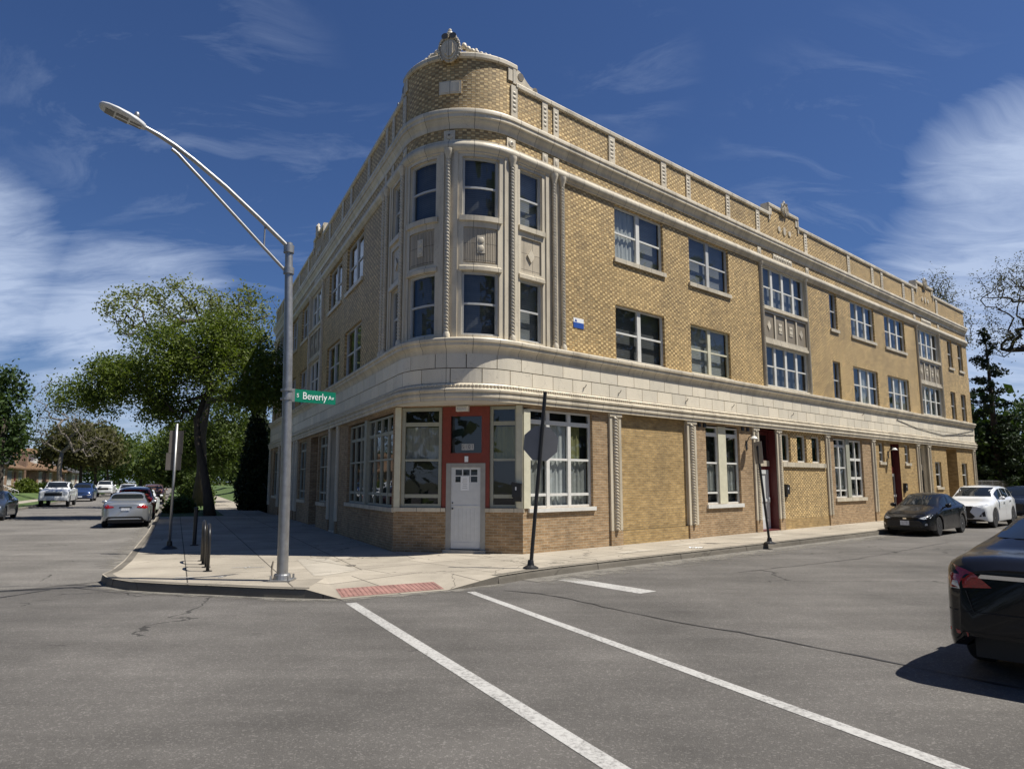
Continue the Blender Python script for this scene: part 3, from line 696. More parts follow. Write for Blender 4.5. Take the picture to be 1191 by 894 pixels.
# openings of the upper floors: (s0, s1, lights)
Z2, Z3 = (5.27, 6.85), (8.22, 9.82)
ops = []
def up(side, s0, s1, zr, n=2, blind='blind_grey', curtain=None, frame='alum', sill='terra', mw=0.16, mid=None, split=True):
    a, b = (S(s0), S(s1)) if side == 'R' else (-S(s1), -S(s0))
    ops.append((a, b, zr[0], zr[1]))
    ub = [a + (b-a)*i/n for i in range(n+1)]
    if curtain: curtain = [(a+c[0]*(b-a), a+c[1]*(b-a), zr[0]+.03, zr[1]-.03, c[2]) for c in curtain]
    return window(ub, [zr[0], (zr[0]+zr[1])/2, zr[1]], bm=mw, bz=0.055, frame=frame, blind=blind, curtain=curtain, sill=sill)
up('R', 6.40, 8.75, Z3, 2, 'blind_grey', [(0.03, 0.47, 'curtain_white')], 'white'); up('R', 10.15, 12.55, Z3, 2, 'blind_grey')
up('R', 20.50, 21.22, Z3, 1, 'blind_dark'); up('R', 22.60, 25.22, Z3, 3, 'blind_grey', None, 'white'); up('R', 26.45, 29.08, Z3, 3, 'blind_dark', None, 'white')
up('R', 35.60, 36.42, Z3, 1, 'blind_dark'); up('R', 37.40, 38.25, Z3, 1, 'blind_dark')
up('R', 6.37, 8.70, Z2, 2, 'blind_dark', None, 'white'); up('R', 10.10, 12.45, Z2, 2, 'blind_pale', None, 'cream')
up('R', 20.48, 21.20, Z2, 1, 'blind_dark'); up('R', 22.52, 25.23, Z2, 3, 'blind_dark', [(0.36, 0.64, 'curtain_white')], 'white'); up('R', 26.42, 29.15, Z2, 3, 'blind_dark', [(0.36, 0.98, 'curtain_grey')], 'white')
up('R', 35.50, 36.32, Z2, 1, 'blind_grey'); up('R', 37.32, 38.20, Z2, 1, 'blind_grey')
for zr, bl in ((Z3, 'blind_grey'), (Z2, 'blind_dark')):
    up('L', 6.85, 9.25, zr, 2, bl); up('L', 10.1, 12.4, zr, 2, bl); up('L', 17.0, 19.0, zr, 2, bl); up('L', 20.3, 22.2, zr, 2, bl); up('L', 27.3, 28.2, zr, 1, bl)
# the four-light bays with terracotta surround and spandrel
bays = [('R', 14.66, 18.36), ('R', 30.60, 34.16), ('L', 13.45, 16.55), ('L', 23.2, 26.3)]
surround = []
for side, s0, s1 in bays:
    a, b = (S(s0), S(s1)) if side == 'R' else (-S(s1), -S(s0))
    surround.append((a, b, 5.22, 9.90))
    m0, m1 = a+0.16, b-0.16
    nl = 4 if side == 'R' else 3
    ub = [m0+(m1-m0)*i/nl for i in range(nl+1)]
    cur = [(ub[0]+.05, ub[2], 6.0, 6.8, 'curtain_white')] if s0 > 30 else None
    window(ub, [5.30, 6.05, 6.82], bm=0.15, frame='white', blind='blind_dark', curtain=cur, sill=None, n=0.02)
    window(ub, [8.26, 9.03, 9.80], bm=0.15, frame='white', blind='blind_grey', sill=None, n=0.02)
    f = MB(perim)
    wall(f, a, b, 5.22, 9.90, [(m0, m1, 5.30, 6.82), (m0, m1, 8.26, 9.80), (m0+.02, m1-.02, 7.08, 8.02, 0.05)], n=0.025, rev=0.16)
    f.quad((a, 0, 5.22), (a, .025, 5.22), (a, .025, 9.9), (a, 0, 9.9)); f.quad((b, .025, 5.22), (b, 0, 5.22), (b, 0, 9.9), (b, .025, 9.9))
    f.box(m0-.02, m1+.02, -0.05, 0.085, 8.13, 8.255); f.box(m0-.02, m1+.02, 0.0, 0.06, 6.86, 6.96)
    sur = f.build('bay_surround', M['terra'], BLD)
    for u in (a+0.075, b-0.075):
        r = MB(perim); r.rope(u, 0.05, 5.23, 9.78, 0.045, 0.22); r.lathe([(0.05, 9.76), (0.085, 9.83), (0.085, 9.88)], (u, 0.05, 0), 'z', 12); r.build('twisted_column', M['terra'], sur, smooth=True, auto=0.8)
    pn = MB(perim)
    for i in range(nl):
        c0, c1 = ub[i]+.06, ub[i+1]-.06; pn.wallq(c0, c1, -0.018, 7.10, 8.0)
    pn.build('spandrel_panel', M['panel'], BLD)
    orn = MB(perim)
    for i in range(1, nl): orn.box(ub[i]-.05, ub[i]+.05, -0.02, 0.02, 7.085, 8.015)
    for i in range(nl):
        c = (ub[i]+ub[i+1])/2
        if i in (0, nl-1): orn.prism([(c-.13, 7.55), (c, 7.36), (c+.13, 7.55), (c, 7.74)], -0.018, 0.006)
        else:
            orn.box(c-.13, c+.13, -0.018, 0.0, 7.36, 7.74)
            for q in (-1, 1):
                for r_ in (-1, 1): orn.ball((c+q*.06, 0.0, 7.55+r_*.09), .045, .02, .045, 8, 5)
    orn.build('panel_ornament', M['terra'], BLD)
BAYT = S(4.30)
w_ = MB(perim)
full_ops = ops + [(a, b, c, e, 0.02) for a, b, c, e in surround]
ped = [(-S(16.3), -S(14.0)), (S(15.62), S(17.95)), (S(31.2), S(33.75))]
CPED = 1.78
wall(w_, TL, -BAYT, 5.0, 9.95, [o for o in full_ops if o[1] < 0]); wall(w_, BAYT, TR, 5.0, 9.95, [o for o in full_ops if o[0] > 0])
w_.wallq(TL, TR, 0.0, 9.95, 11.88)
for a, b in ped: w_.box(a, b, -0.3, 0.0, 11.88, 12.26)
w_.box(-CPED, CPED, -0.3, 0.0, 11.88, 12.36)
w_.build('brick_wall', M['weave'], BLD)
# terracotta bay of the rounded corner
b4 = [(-S(3.45), -S(2.66)), (-1.27, -0.33), (0.33, 1.27), (S(2.66), S(3.45))]
f = MB(perim); bo = []
for i, (a, b) in enumerate(b4):
    bo += [(a, b, 5.30, 6.86), (a, b, 8.24, 9.76), (a+.04, b-.04, 7.06, 7.96, 0.045)]
wall(f, -BAYT, BAYT, 5.0, 9.95, bo, n=0.012, rev=0.17)
bay = f.build('corner_bay', M['terra'], BLD)
for i, (a, b) in enumerate(b4):
    blk = ['blind_dark', 'blind_dark', 'blind_dark', 'blind_pale'][i]
    window([a, b], [5.30, 6.08, 6.86], frame='alum', blind=['blind_dark', 'blind_dark', 'blind_dark', 'blind_grey'][i], sill=None, n=0.012)
    window([a, b], [8.24, 9.0, 9.76], frame='alum', blind=['blind_dark', 'blind_dark', 'blind_dark', 'blind_grey'][i], sill='terra', n=0.012)
    pn = MB(perim); c0, c1 = a+.04, b-.04
    pn.wallq(c0, c1, -0.028, 7.06, 7.96)
    if i in (1, 2):
        k = 17
        for j in range(k):
            u = c0 + .05 + (c1-c0-.1)*(j+.5)/k; pn.box(u-.012, u+.012, -0.028, -0.008, 7.1, 7.92)
    pn.build('spandrel_panel', M['terra_gray'], BLD)
    orn = MB(perim); c = (a+b)/2
    if i in (0, 3): orn.prism([(c-.13, 7.52), (c, 7.34), (c+.13, 7.52), (c, 7.70)], -0.03, 0.01)
    else:
        orn.box(c-.1, c+.1, -.03, 0.004, 7.32, 7.76); orn.ball((c, .005, 7.44), .075, .02, .085, 10, 6); orn.ball((c, .005, 7.64), .075, .02, .085, 10, 6)
    orn.build('panel_ornament', M['terra'], BLD)
    hd = MB(perim); hd.sweep([(0.012, 6.86), (0.06, 6.88), (0.06, 6.97), (0.012, 7.0)], a-.05, b+.05); hd.build('window_head', M['terra'], BLD)
for t in (-S(4.15), -S(3.84), -ARC_S, 0.0, ARC_S, S(3.84), S(4.15)):
    r = MB(perim); r.rope(t, 0.075, 5.24, 9.72, 0.052, 0.2)
    r.lathe([(0.055, 9.66), (0.06, 9.70), (0.10, 9.82), (0.11, 9.88), (0.11, 9.92)], (t, 0.075, 0), 'z', 14); r.lathe([(0.085, 5.22), (0.085, 5.30), (0.06, 5.36)], (t, 0.075, 0), 'z', 14)
    r.build('twisted_column', M['terra'], BLD, smooth=True, auto=0.8)
for t in (-S(3.62), -ARC_S-.16, -ARC_S+.16, -.17, .17, ARC_S-.16, ARC_S+.16, S(3.62)):
    r = MB(perim); r.box(t-.055, t+.055, 0.01, 0.045, 5.22, 9.9); r.build('pilaster_strip', M['terra'], BLD)
# mouldings that run right round
def run(name, prof, mat, t0=TL, t1=TR, **k): m_ = MB(perim); m_.sweep(prof, t0, t1, **k); return m_.build(name, M[mat], BLD, auto=0.6, smooth=True)
run('belt_course', [(0, 9.83), (.05, 9.855), (.05, 9.885), (.085, 9.91), (.115, 9.955), (.13, 10.01), (.115, 10.07), (.085, 10.115), (.05, 10.13), (.05, 10.17), (0, 10.185)], 'terra')
run('cornice', [(0, 10.47), (.025, 10.48), (.028, 10.54), (.045, 10.59), (.07, 10.63), (.10, 10.66), (.11, 10.71), (.15, 10.73), (.15, 10.81), (.175, 10.835), (.18, 10.90), (.165, 10.94), (.05, 10.99), (0, 11.0)], 'terra')
segs = [(TL, ped[0][0]), (ped[0][1], -CPED), (CPED, ped[1][0]), (ped[1][1], ped[2][0]), (ped[2][1], TR)]
cop = lambda z0: [(-.30, z0), (.02, z0), (.06, z0+.03), (.06, z0+.12), (.03, z0+.16), (-.30, z0+.17)]
for a, b in segs: run('coping', cop(11.86), 'terra', a, b)
for a, b in ped: run('coping', cop(12.24), 'terra', a-.03, b+.03)
run('coping', cop(12.34), 'terra', -CPED-.03, CPED+.03)
run('ledge', [(0, 4.82), (.05, 4.84), (.055, 4.92), (.10, 4.99), (.15, 5.03), (.15, 5.10), (.185, 5.12), (.19, 5.18), (.17, 5.21), (0, 5.25)], 'terra')
run('storefront_cornice', [(0, 3.72), (.11, 3.72), (.11, 3.80), (.14, 3.815), (.14, 3.87), (.115, 3.90), (.165, 3.95), (.165, 3.99), (.10, 4.02), (.085, 4.06), (.085, 4.10), (.05, 4.14), (0, 4.15)], 'terra')
bd = MB(perim); rg_ = []; t = TL
while t < TR:
    for dt, nn in ((0, .086), (.02, .112), (.055, .112), (.075, .086)): rg_.append([(t+dt, .02, 4.05), (t+dt, nn, 4.06), (t+dt, nn, 4.10), (t+dt, .02, 4.11)])
    t += 0.085
bd.rings(rg_, False, False); bd.build('bead_course', M['terra'], BLD)
bk = MB(perim); bk.wallq(TL, TR, 0.02, 4.10, 4.90); bk.build('band_backing', M['joint'], BLD)
blk = MB(perim); pit = 0.735
for row, (z0, z1) in enumerate(((4.15, 4.487), (4.507, 4.842))):
    t = TL - pit*0.5*row
    while t < TR:
        a, b = max(t+.010, TL), min(t+pit-.010, TR)
        if b-a > .05: blk.box(a, b, 0.02, 0.05+rnd.uniform(-.002, .002), z0, z1)
        t += pit
blk.build('terracotta_band', M['terra_block'], BLD)
# parapet piers and frieze plaques
for side, ss in (('R', [(3.56, .2), (3.98, .2), (6.32, .27), (8.86, .27), (10.22, .24), (12.65, .25), (14.72, .25), (18.55, .25), (22.7, .26), (25.35, .26), (26.5, .26), (29.3, .28), (30.62, .28), (34.25, .3)]),
                 ('L', [(3.5, .2), (4.2, .2), (6.3, .26), (8.8, .26), (10.2, .26), (12.6, .26), (17.6, .26), (20.2, .26), (23, .26), (26.5, .26), (28.9, .3)])):
    for s_, wd in ss:
        t = S(s_) if side == 'R' else -S(s_)
        p = MB(perim); p.box(t-wd/2, t+wd/2, -.01, 0.035, 11.0, 11.87)
        for k in range(5): p.ball((t, .035, 11.22+.12*k), wd*.3, .018, .045, 8, 5)
        p.build('parapet_pier', M['terra'], BLD)
        if wd <= .2 or s_ in (14.72, 18.55, 30.62, 34.25):
            p = MB(perim); p.box(t-wd/2, t+wd/2, -.01, 0.03, 10.17, 10.43); p.ball((t, .03, 10.30), wd*.33, .02, .1, 8, 6); p.build('frieze_plaque', M['terra'], BLD)
for t in (-1.72, 1.72):
    p = MB(perim); p.box(t-.11, t+.11, -.01, .04, 11.0, 11.9)
    for k in range(5): p.ball((t, .04, 11.22+.12*k), .07, .018, .045, 8, 5)
    p.build('parapet_pier', M['terra'], BLD)
    sg = -1 if t > 0 else 1
    p = MB(perim); p.box(t-.05, t+.05, -.31, .05, 11.95, 12.35); p.box(t+sg*.02, t+sg*.2, -.31, .035, 12.0, 12.35); p.build('pedestal_block', M['terra'], BLD)
for t in (0.0, -1.62, 1.62):
    p = MB(perim); p.box(t-.14, t+.14, -.01, 0.03, 10.17, 10.43); p.lathe([(0.10, .03), (.085, .05), (.05, .055), (.03, .065)], (t, 0, 10.30), 'y', 14); p.build('frieze_plaque', M['terra'], BLD)
for side, s_ in (('R', 16.5), ('R', 32.35), ('L', 15.0), ('L', 24.75)):
    t = S(s_) if side == 'R' else -S(s_); p = MB(perim); p.box(t-.75, t+.75, -.01, .03, 10.19, 10.41)
    for k in range(7): p.ball((t-.6+.2*k, .03, 10.30), .085, .03, .08, 8, 6)
    p.build('frieze_plaque', M['terra'], BLD)
def cartouche(t, zc, h, wd, n=0.06):
    p = MB(perim)
    sh = []
    for k in range(22):
        a = 2*PI*k/22; x = wd/2*math.cos(a)*(1.0 if math.sin(a) > 0 else 0.93); y = h/2*math.sin(a); sh.append((x, y))
    for sc, y0, y1 in ((1.0, n-.06, n), (.84, n, n+.03), (.62, n+.03, n+.06)): p.prism([(t+x*sc, zc+y*sc) for x, y in sh], y0, y1)
    for q in (-1, 1):
        for k in range(9):
            a = PI*(.5+q*(.1+.38*k/8)*1.6); p.ball((t+wd*.55*math.cos(a), n+.015, zc+h*.52*math.sin(a)), .035+.012*math.sin(k*1.4), .045, .045, 7, 5)
        p.lathe([(.075*h/.6, n-.07), (.075*h/.6, n+.07)], (t+q*wd*.2, 0, zc+h*.5), 'y', 12)
        p.box(t+q*.07-.016, t+q*.07+.016, n+.06, n+.08, zc-.22*h, zc+.22*h)
    p.ball((t, n-.02, zc+h*.64), .075*h/.6, .06, .085*h/.6, 10, 7); p.ball((t, n-.02, zc+h*.78), .045*h/.6, .04, .05*h/.6, 8, 6)
    return p
cr = cartouche(0, 12.52, 0.66, 0.46, 0.13).build('cartouche', M['terra'], BLD, smooth=True, auto=0.7)
sc_ = MB(perim)
for q in (-1, 1):
    for k in range(7): sc_.ball((q*(.33+.115*k), -.12, 12.53+.20*math.exp(-k*.55)), .085-.004*k, .10, .10-.008*k, 8, 6)
    sc_.ball((q*.66, -.12, 12.62), .05, .05, .09, 8, 6)
sc_.build('scroll_ornament', M['terra'], BLD, smooth=True)
for q in (-1, 1):
    p = MB(perim); base = CPED+.05
    pts = [(0, 12.02), (0, 12.42), (.10, 12.42), (.22, 12.36), (.36, 12.24), (.50, 12.14), (.62, 12.12), (.66, 12.16), (.74, 12.16), (.78, 12.02)]
    p.prism([(q*(base+x), zz) for x, zz in (pts if q > 0 else pts[::-1])], -.22, -.02); p.lathe([(.10, -.24), (.10, 0.0)], (q*(base+.16), 0, 12.27), 'y', 14); p.lathe([(.065, -.24), (.065, 0.0)], (q*(base+.68), 0, 12.10), 'y', 12)
    p.build('scroll_ornament', M['terra'], BLD)
for a, b in ped:
    t = (a+b)/2
    cartouche(t, 12.36, 0.46, 0.44, 0.07).build('cartouche', M['terra'], BLD, smooth=True, auto=0.7)
    p = MB(perim)
    for q, hh in ((-1, .11), (0, .17), (1, .11)): p.prism([(t+q*.42+.1*math.cos(2*PI*k/12), 11.52+hh*math.sin(2*PI*k/12)) for k in range(12)], -.01, .035)
    p.build('parapet_medallion', M['terra'], BLD)
    for q in (a, b):
        sg = 1 if q == a else -1
        p = MB(perim); p.box(q-.04, q+.04, -.31, .045, 11.7, 12.24); p.box(q+sg*.05, q+sg*.2, -.01, .03, 11.95, 12.24); p.build('pedestal_block', M['terra'], BLD)
p = MB(perim); p.box(-.28, .28, -.01, .035, 11.40, 11.74); p.box(-.24, .24, .035, .045, 11.44, 11.70)
p.build('name_plaque', M['terra'], BLD)
# roof, rear walls
rf = MB()
bend = [perim(-ARC_S + 2*ARC_S*i/12, -0.3, 11.3) for i in range(13)]
e1, e2 = PR(REND, 0), PR(REND, -14); e3, e4 = PL(LEND, -12), PL(LEND, 0)
rf.face([perim(TL, -.3, 11.3)] + bend + [perim(TR, -.3, 11.3), (e2.x, e2.y, 11.3), (e3.x, e3.y, 11.3)]); rf.build('roof', M['joint'], BLD)
rw = MB()
for a, b in ((e1, e2), (e2, e3), (e3, e4)):
    L_ = (b-a).length; rw.face([z(a, 0), z(b, 0), z(b, 12.0), z(a, 12.0)], [(0, 0), (L_, 0), (L_, 12), (0, 12)])
rw.build('rear_wall', M['common'], BLD)
pb = MB(perim); pb.wallq(TL, TR, -.3, 11.2, 12.03); pb.build('parapet_back', M['common'], BLD)

# ---------------- ground floor, right-hand front
GZ = 3.73
def gwall(s0, s1, z0, z1, mat, ops_=(), side='R', n=0.0, rev=0.2, name='brick_wall'):
    m_ = MB(perim); a, b = (S(s0), S(s1)) if side == 'R' else (-S(s1), -S(s0)); wall(m_, a, b, z0, z1, list(ops_), n, rev); return m_.build(name, M[mat], BLD)
def gw(s0, s1): return (S(s0), S(s1))
# first shop window
A0, A1 = S(2.98), S(5.30)
gwall(CH, 6.0, 0.0, GZ, 'tan', [(A0-.24, A1, 1.21, GZ-.08, .14)])
gp = MB(perim); gp.box(S(CH+.015), A0, -.12, .03, 1.215, 3.60); gp.build('corner_post', M['cream'], BLD)
window([A0, S(3.70), S(4.48), A1], [1.21, 1.53, 2.41, 3.33, 3.64], bm=.11, bz=[.07, .06, .11], frame='white', blind='dark', glass='glass',
       curtain=[(A0+.05, S(3.65), 1.25, 3.3, 'curtain_grey'), (S(3.75), S(4.43), 1.25, 3.3, 'curtain_white'), (S(4.55), A1-.3, 2.45, 3.3, 'curtain_olive'), (S(4.55), A1-.05, 1.25, 2.4, 'curtain_grey')], sill='white', sill_h=.1)
gwall(6.42, 9.66, .53, GZ, 'yellow', n=-.05); gwall(6.42, 9.66, 0, .53, 'yellow', n=.01)
B0, B1 = S(10.74), S(12.78)
gwall(10.10, 13.65, 0, GZ, 'tan', [(B0, B1, 1.14, GZ-.06)])
window([B0, S(11.52), S(11.98), B1], [1.14, 1.50, 2.45, 3.36, 3.62], bm=[.06, .06], bz=[.06, .06, .12], frame='white', blind='dark', sill='white', sill_h=.12,
       curtain=[(B0+.05, S(11.5), 1.55, 2.4, 'curtain_grey'), (S(12.0), B1-.05, 1.55, 2.4, 'curtain_grey')])
mp = MB(perim); mp.box(S(11.52), S(11.98), -.13, -.03, 1.15, 3.64); mp.build('window_mullion', M['cream'], BLD)
for s_ in (10.36, 10.66, 12.98, 13.32):
    p = MB(perim); p.box(S(s_)-.06, S(s_)+.06, 0, .05, 3.56, 3.69); p.build('bracket', M['black'], BLD)
# weave bay with three small windows
ow = [(S(15.70), S(16.40), 2.57, 3.60), (S(16.90), S(17.68), 2.57, 3.60), (S(18.12), S(18.90), 2.57, 3.60)]
gwall(15.62, 19.32, .53, GZ, 'weave', ow); gwall(15.62, 19.32, 0, .53, 'yellow', n=.012)
for a, b, c, e in ow: window([a, b], [c, e], frame='white', blind='screen_green', sill=None, bu=.06)
p = MB(perim); p.box(S(15.66), S(19.2), -.02, .06, 2.39, 2.56); p.build('long_sill', M['terra'], BLD)
# tan bay with big mixed window
D0, D1 = S(20.08), S(22.92)
gwall(19.62, 23.9, 0, GZ, 'tan', [(D0, D1, 1.20, GZ-.1)])
window([D0, S(20.70), S(21.32)], [1.20, 1.50, 2.42, 3.30, 3.6], bm=.08, bz=[.06, .06, .12], frame='white', blind='dark', sill=None, curtain=[(D0+.04, S(21.25), 1.55, 3.2, 'curtain_grey')])
window([S(21.66), S(22.30), D1], [1.20, 2.0, 2.78, 3.6], bm=.08, bz=.11, bu=.08, frame='white', blind='dark', sill=None)
p = MB(perim); p.box(S(21.32), S(21.66), -.14, -.03, 1.21, 3.62); p.build('window_mullion', M['greyframe'], BLD)
p = MB(perim); p.box(D0-.08, D1+.08, -.15, .06, 1.06, 1.195); p.build('long_sill', M['terra'], BLD)
# yellow bay with maroon door
oe = [(S(24.75), S(25.36), 2.74, 3.60), (S(26.10), S(27.18), .10, 3.62, .3), (S(27.88), S(28.50), 2.74, 3.60)]
gwall(24.2, 29.45, 0, GZ, 'yellow', oe)
for a, b, c, e in (oe[0], oe[2]): window([a, b], [c, (c+e)/2, e], frame='alum', blind='blind_dark')
oh = [(S(32.05), S(33.0), 1.58, 2.88), (S(33.95), S(35.70), .1, GZ-.12, 1.3), (S(36.42), S(37.38), 1.58, 2.88)]
gwall(31.45, REND, 0, GZ, 'yellow', oh)
for a, b, c, e in (oh[0], oh[2]): window([a, b], [c, (c+e)/2, e], frame='white', blind='blind_grey')
p = MB(perim); p.wallq(S(33.9), S(35.75), -1.3, 0, GZ); p.build('recess_wall', M['yellow'], BLD)
p = MB(perim); p.box(S(34.4), S(35.2), -1.3, -1.24, .15, 2.2); p.build('door', M['maroon'], BLD)
# pilasters with twisted columns
def pilaster(s_, side='R', wd=.46):
    t = S(s_) if side == 'R' else -S(s_)
    p = MB(perim)
    p.box(t-wd/2, t+wd/2, -.1, .03, .55, 3.72); p.box(t-wd/2, t-wd/2+.10, .03, .06, .55, 3.66); p.box(t+wd/2-.10, t+wd/2, .03, .06, .55, 3.66)
    p.box(t-wd/2-.02, t+wd/2+.02, -.02, .085, 3.62, 3.73)
    o = p.build('pilaster', M['terra'], BLD)
    q = MB(perim); q.rope(t, .055, .56, 3.62, .07*wd/.46, .2); q.build('twisted_column', M['terra'], o, smooth=True, auto=.8)
    q = MB(perim); q.box(t-wd/2-.005, t+wd/2+.005, -.1, .055, 0, .55); q.build('plinth', M['tan'], o)
for s_ in (6.20, 9.88): pilaster(s_, wd=.48)
for s_, wd in ((13.82, .36), (15.44, .36), (19.47, .34), (24.05, .36), (29.62, .38), (31.2, .44), (38.72, .4)): pilaster(s_, wd=wd)
# doors on the right-hand front
def door_bay(s0, s1, frame, leaf, zt, zd, nback, glassdoor=True, sign=None, side='R'):
    a, b = (S(s0), S(s1)) if side == 'R' else (-S(s1), -S(s0))
    p = MB(perim); p.quad((a, 0, .1), (a, -nback-.3, .1), (a, -nback-.3, GZ), (a, 0, GZ)); p.quad((b, -nback-.3, .1), (b, 0, .1), (b, 0, GZ), (b, -nback-.3, GZ)); p.quad((a, 0, GZ-.06), (a, -nback-.3, GZ-.06), (b, -nback-.3, GZ-.06), (b, 0, GZ-.06))
    p.box(a, b, -nback-.3, .02, .1, .20)
    p.build('door_recess', M[frame], BLD)
    y = -nback
    f = MB(perim); f.box(a, a+.08, y-.06, y, .2, GZ-.08); f.box(b-.08, b, y-.06, y, .2, GZ-.08); f.box(a+.08, b-.08, y-.055, y-.005, zd, zt); f.box(a+.08, b-.08, y-.055, y-.005, 3.52, GZ-.08)
    o = f.build('door_frame', M[frame], BLD)
    g_ = MB(perim); g_.wallq(a+.08, b-.08, y-.03, zt, 3.52); g_.build('transom', M['glass_dark'], o)
    k = MB(perim); k.wallq(a, b, y-.25, .2, GZ-.08); k.build('dark_backing', M['dark'], o)
    dl = MB(perim); u0, u1 = a+.09, b-.09
    dl.box(u0, u0+.11, y-.05, y+.012, .2, zd-.01); dl.box(u1-.11, u1, y-.05, y+.012, .2, zd-.01); dl.box(u0+.11, u1-.11, y-.05, y+.008, zd-.15, zd-.01); dl.box(u0+.11, u1-.11, y-.05, y+.008, .2, .55)
    dl.box(u0+.11, u1-.11, y-.05, y+.008, 1.15, 1.25)
    dd = dl.build('door', M[leaf], BLD)
    g_ = MB(perim); g_.wallq(u0+.1, u1-.1, y-.02, .5, zd-.12); g_.build('glazing', M['glass_dark'] if glassdoor else M['doorwhite'], dd)
    h = MB(perim); h.box(u1-.085, u1-.04, y+.012, y+.07, 1.10, 1.30); h.build('handle', M['chrome'], dd)
door_bay(14.02, 15.24, 'maroon', 'doorwhite', 2.62, 2.28, .28, False)
p = MB(perim); p.box(S(14.05), S(15.2), -.28, -.24, 2.40, 2.60); p.build('door_head', M['terra'], BLD)
door_bay(26.12, 27.16, 'maroon', 'doorgrey', 2.55, 2.24, .25)
door_bay(29.82, 30.98, 'terra', 'black', 2.72, 2.42, .22)
# wall strip between pilaster and doors is closed by the recess; close the head over pilasters
# ---------------- chamfered entrance
cw_ops = [(.16, 1.22, 1.22, 3.70, .12), (1.22, 2.44, .1, 3.70, .16), (2.44, 3.14, 1.22, 3.70, .12)]
m_ = MB(chamfer); wall(m_, 0, CHW, 0, GZ, cw_ops); m_.build('brick_wall', M['tan'], BLD)
for u0, u1 in ((0.0, .16), (CHW-.16, CHW)):
    p = MB(chamfer); p.box(u0+.002, u1-.002, -.1, .025, 1.22, 3.70); p.build('corner_post', M['cream'], BLD)
p = MB(chamfer); p.box(-.03, 1.22, -.1, .05, 1.12, 1.215); p.build('sill', M['terra'], BLD)
p = MB(chamfer); p.box(2.44, CHW+.03, -.1, .05, 1.12, 1.215); p.build('sill', M['terra'], BLD)
window([.16, 1.22], [1.22, 1.50, 2.38, 3.27, 3.69], fm=chamfer, bu=.09, bz=[.09, .055, .10], frame='greyframe', blind='dark', sill=None, depth=.06, curtain=[(.24, 1.15, 2.4, 3.2, 'curtain_grey')])
window([2.44, 3.14], [1.22, 1.50, 2.38, 3.27, 3.69], fm=chamfer, bu=.08, bz=[.09, .055, .10], frame='greyframe', blind='dark', sill=None, depth=.06, curtain=[(2.5, 3.08, 2.4, 3.2, 'curtain_olive')])
f = MB(chamfer)
f.box(1.225, 1.44, -.10, -.02, 1.215, 3.695); f.box(2.23, 2.435, -.10, -.02, 1.215, 3.695); f.box(1.44, 2.23, -.095, -.025, 3.46, 3.695); f.box(1.44, 2.23, -.095, -.025, 2.30, 2.55)
f.build('entrance_surround', M['red'], BLD)
for u0_, u1_ in ((1.2, 1.338), (2.332, 2.46)):
    p = MB(chamfer); p.box(u0_, u1_, -.16, -.012, .02, 1.12); p.build('brick_jamb', M['tan'], BLD)
    p = MB(chamfer); p.box(u0_, u1_, -.16, .04, 1.122, 1.213); p.build('sill', M['terra'], BLD)
p = MB(chamfer); p.wallq(1.43, 2.24, -.075, 2.54, 3.47); p.build('transom', M['glass_dark'], BLD)
p = MB(chamfer); p.wallq(1.40, 2.27, -.30, 2.3, 3.5); p.build('transom_backing', M['blind_dark'], BLD)
f = MB(chamfer); f.box(1.34, 1.46, -.12, -.005, .22, 2.30); f.box(2.21, 2.33, -.12, -.005, .22, 2.30); f.box(1.46, 2.21, -.115, -.01, 2.20, 2.30); f.box(1.30, 2.36, -.2, .10, .10, .22)
f.build('door_frame', M['doorgrey'], BLD)
dl = MB(chamfer)
lit = [(1.57+.195*i, 1.57+.195*i+.165, 1.84+.165*j, 1.84+.165*j+.14, .02) for i in range(3) for j in range(2)]
wall(dl, 1.46, 2.21, .24, 2.20, lit, n=-.035, rev=.02)
for k in range(6): dl.box(1.55+.10*k, 1.56+.10*k, -.035, -.029, .45, 1.20)
dl.box(1.48, 2.19, -.035, -.022, 1.255, 1.275); dl.box(1.48, 2.19, -.035, -.022, .26, .40)
dr = dl.build('door', M['doorwhite'], BLD)
p = MB(chamfer); p.wallq(1.5, 2.2, -.052, 1.8, 2.18); p.build('lite', M['carglass'], dr)
p = MB(chamfer); p.ball((1.505, -.015, 1.20), .022, .03, .022, 8, 6); p.ball((1.505, -.015, 1.34), .018, .02, .018, 8, 6); p.build('handle', M['black'], dr)
sf = MB()
pts = [perim(-S(CH+.02) + (S(CH+.02)+S(CH+.02))*i/30, .05, 3.725) for i in range(31)]
sf.face(pts + [chamfer(CHW, -.15, 3.725), chamfer(0, -.15, 3.725)]); sf.build('soffit', M['white'], BLD)
# ---------------- left-hand front, ground floor (in shade)
def L_(s): return -S(s)
opL = [(L_(8.25), L_(2.95), 1.20, 3.62, .14)]
gwall(CH, 9.55, 0, GZ, 'tan', opL, 'L')
lb = [L_(8.22), L_(7.66), L_(7.08), L_(6.0), L_(5.28), L_(4.56), L_(3.84), L_(2.98)]
ub = [L_(8.22), L_(7.5), L_(6.78), L_(6.08)]
window(ub, [1.21, 1.52, 2.43, 3.12, 3.58], bm=.07, bz=[.08, .05, .09], frame='greyframe', blind='dark', sill=None, glass='glass')
ub = [L_(5.82), L_(5.12), L_(4.42), L_(3.72), L_(2.98)]
window(ub, [1.21, 1.52, 2.43, 3.12, 3.58], bm=.07, bz=[.08, .05, .09], frame='greyframe', blind='dark', sill=None, glass='glass')
p = MB(perim); p.box(L_(6.08), L_(5.82), -.13, -.01, 1.21, 3.62); p.build('window_mullion', M['greyframe'], BLD)
p = MB(perim); p.box(L_(8.3), L_(CH)+.03, -.1, .06, 1.10, 1.205); p.build('long_sill', M['terra'], BLD)
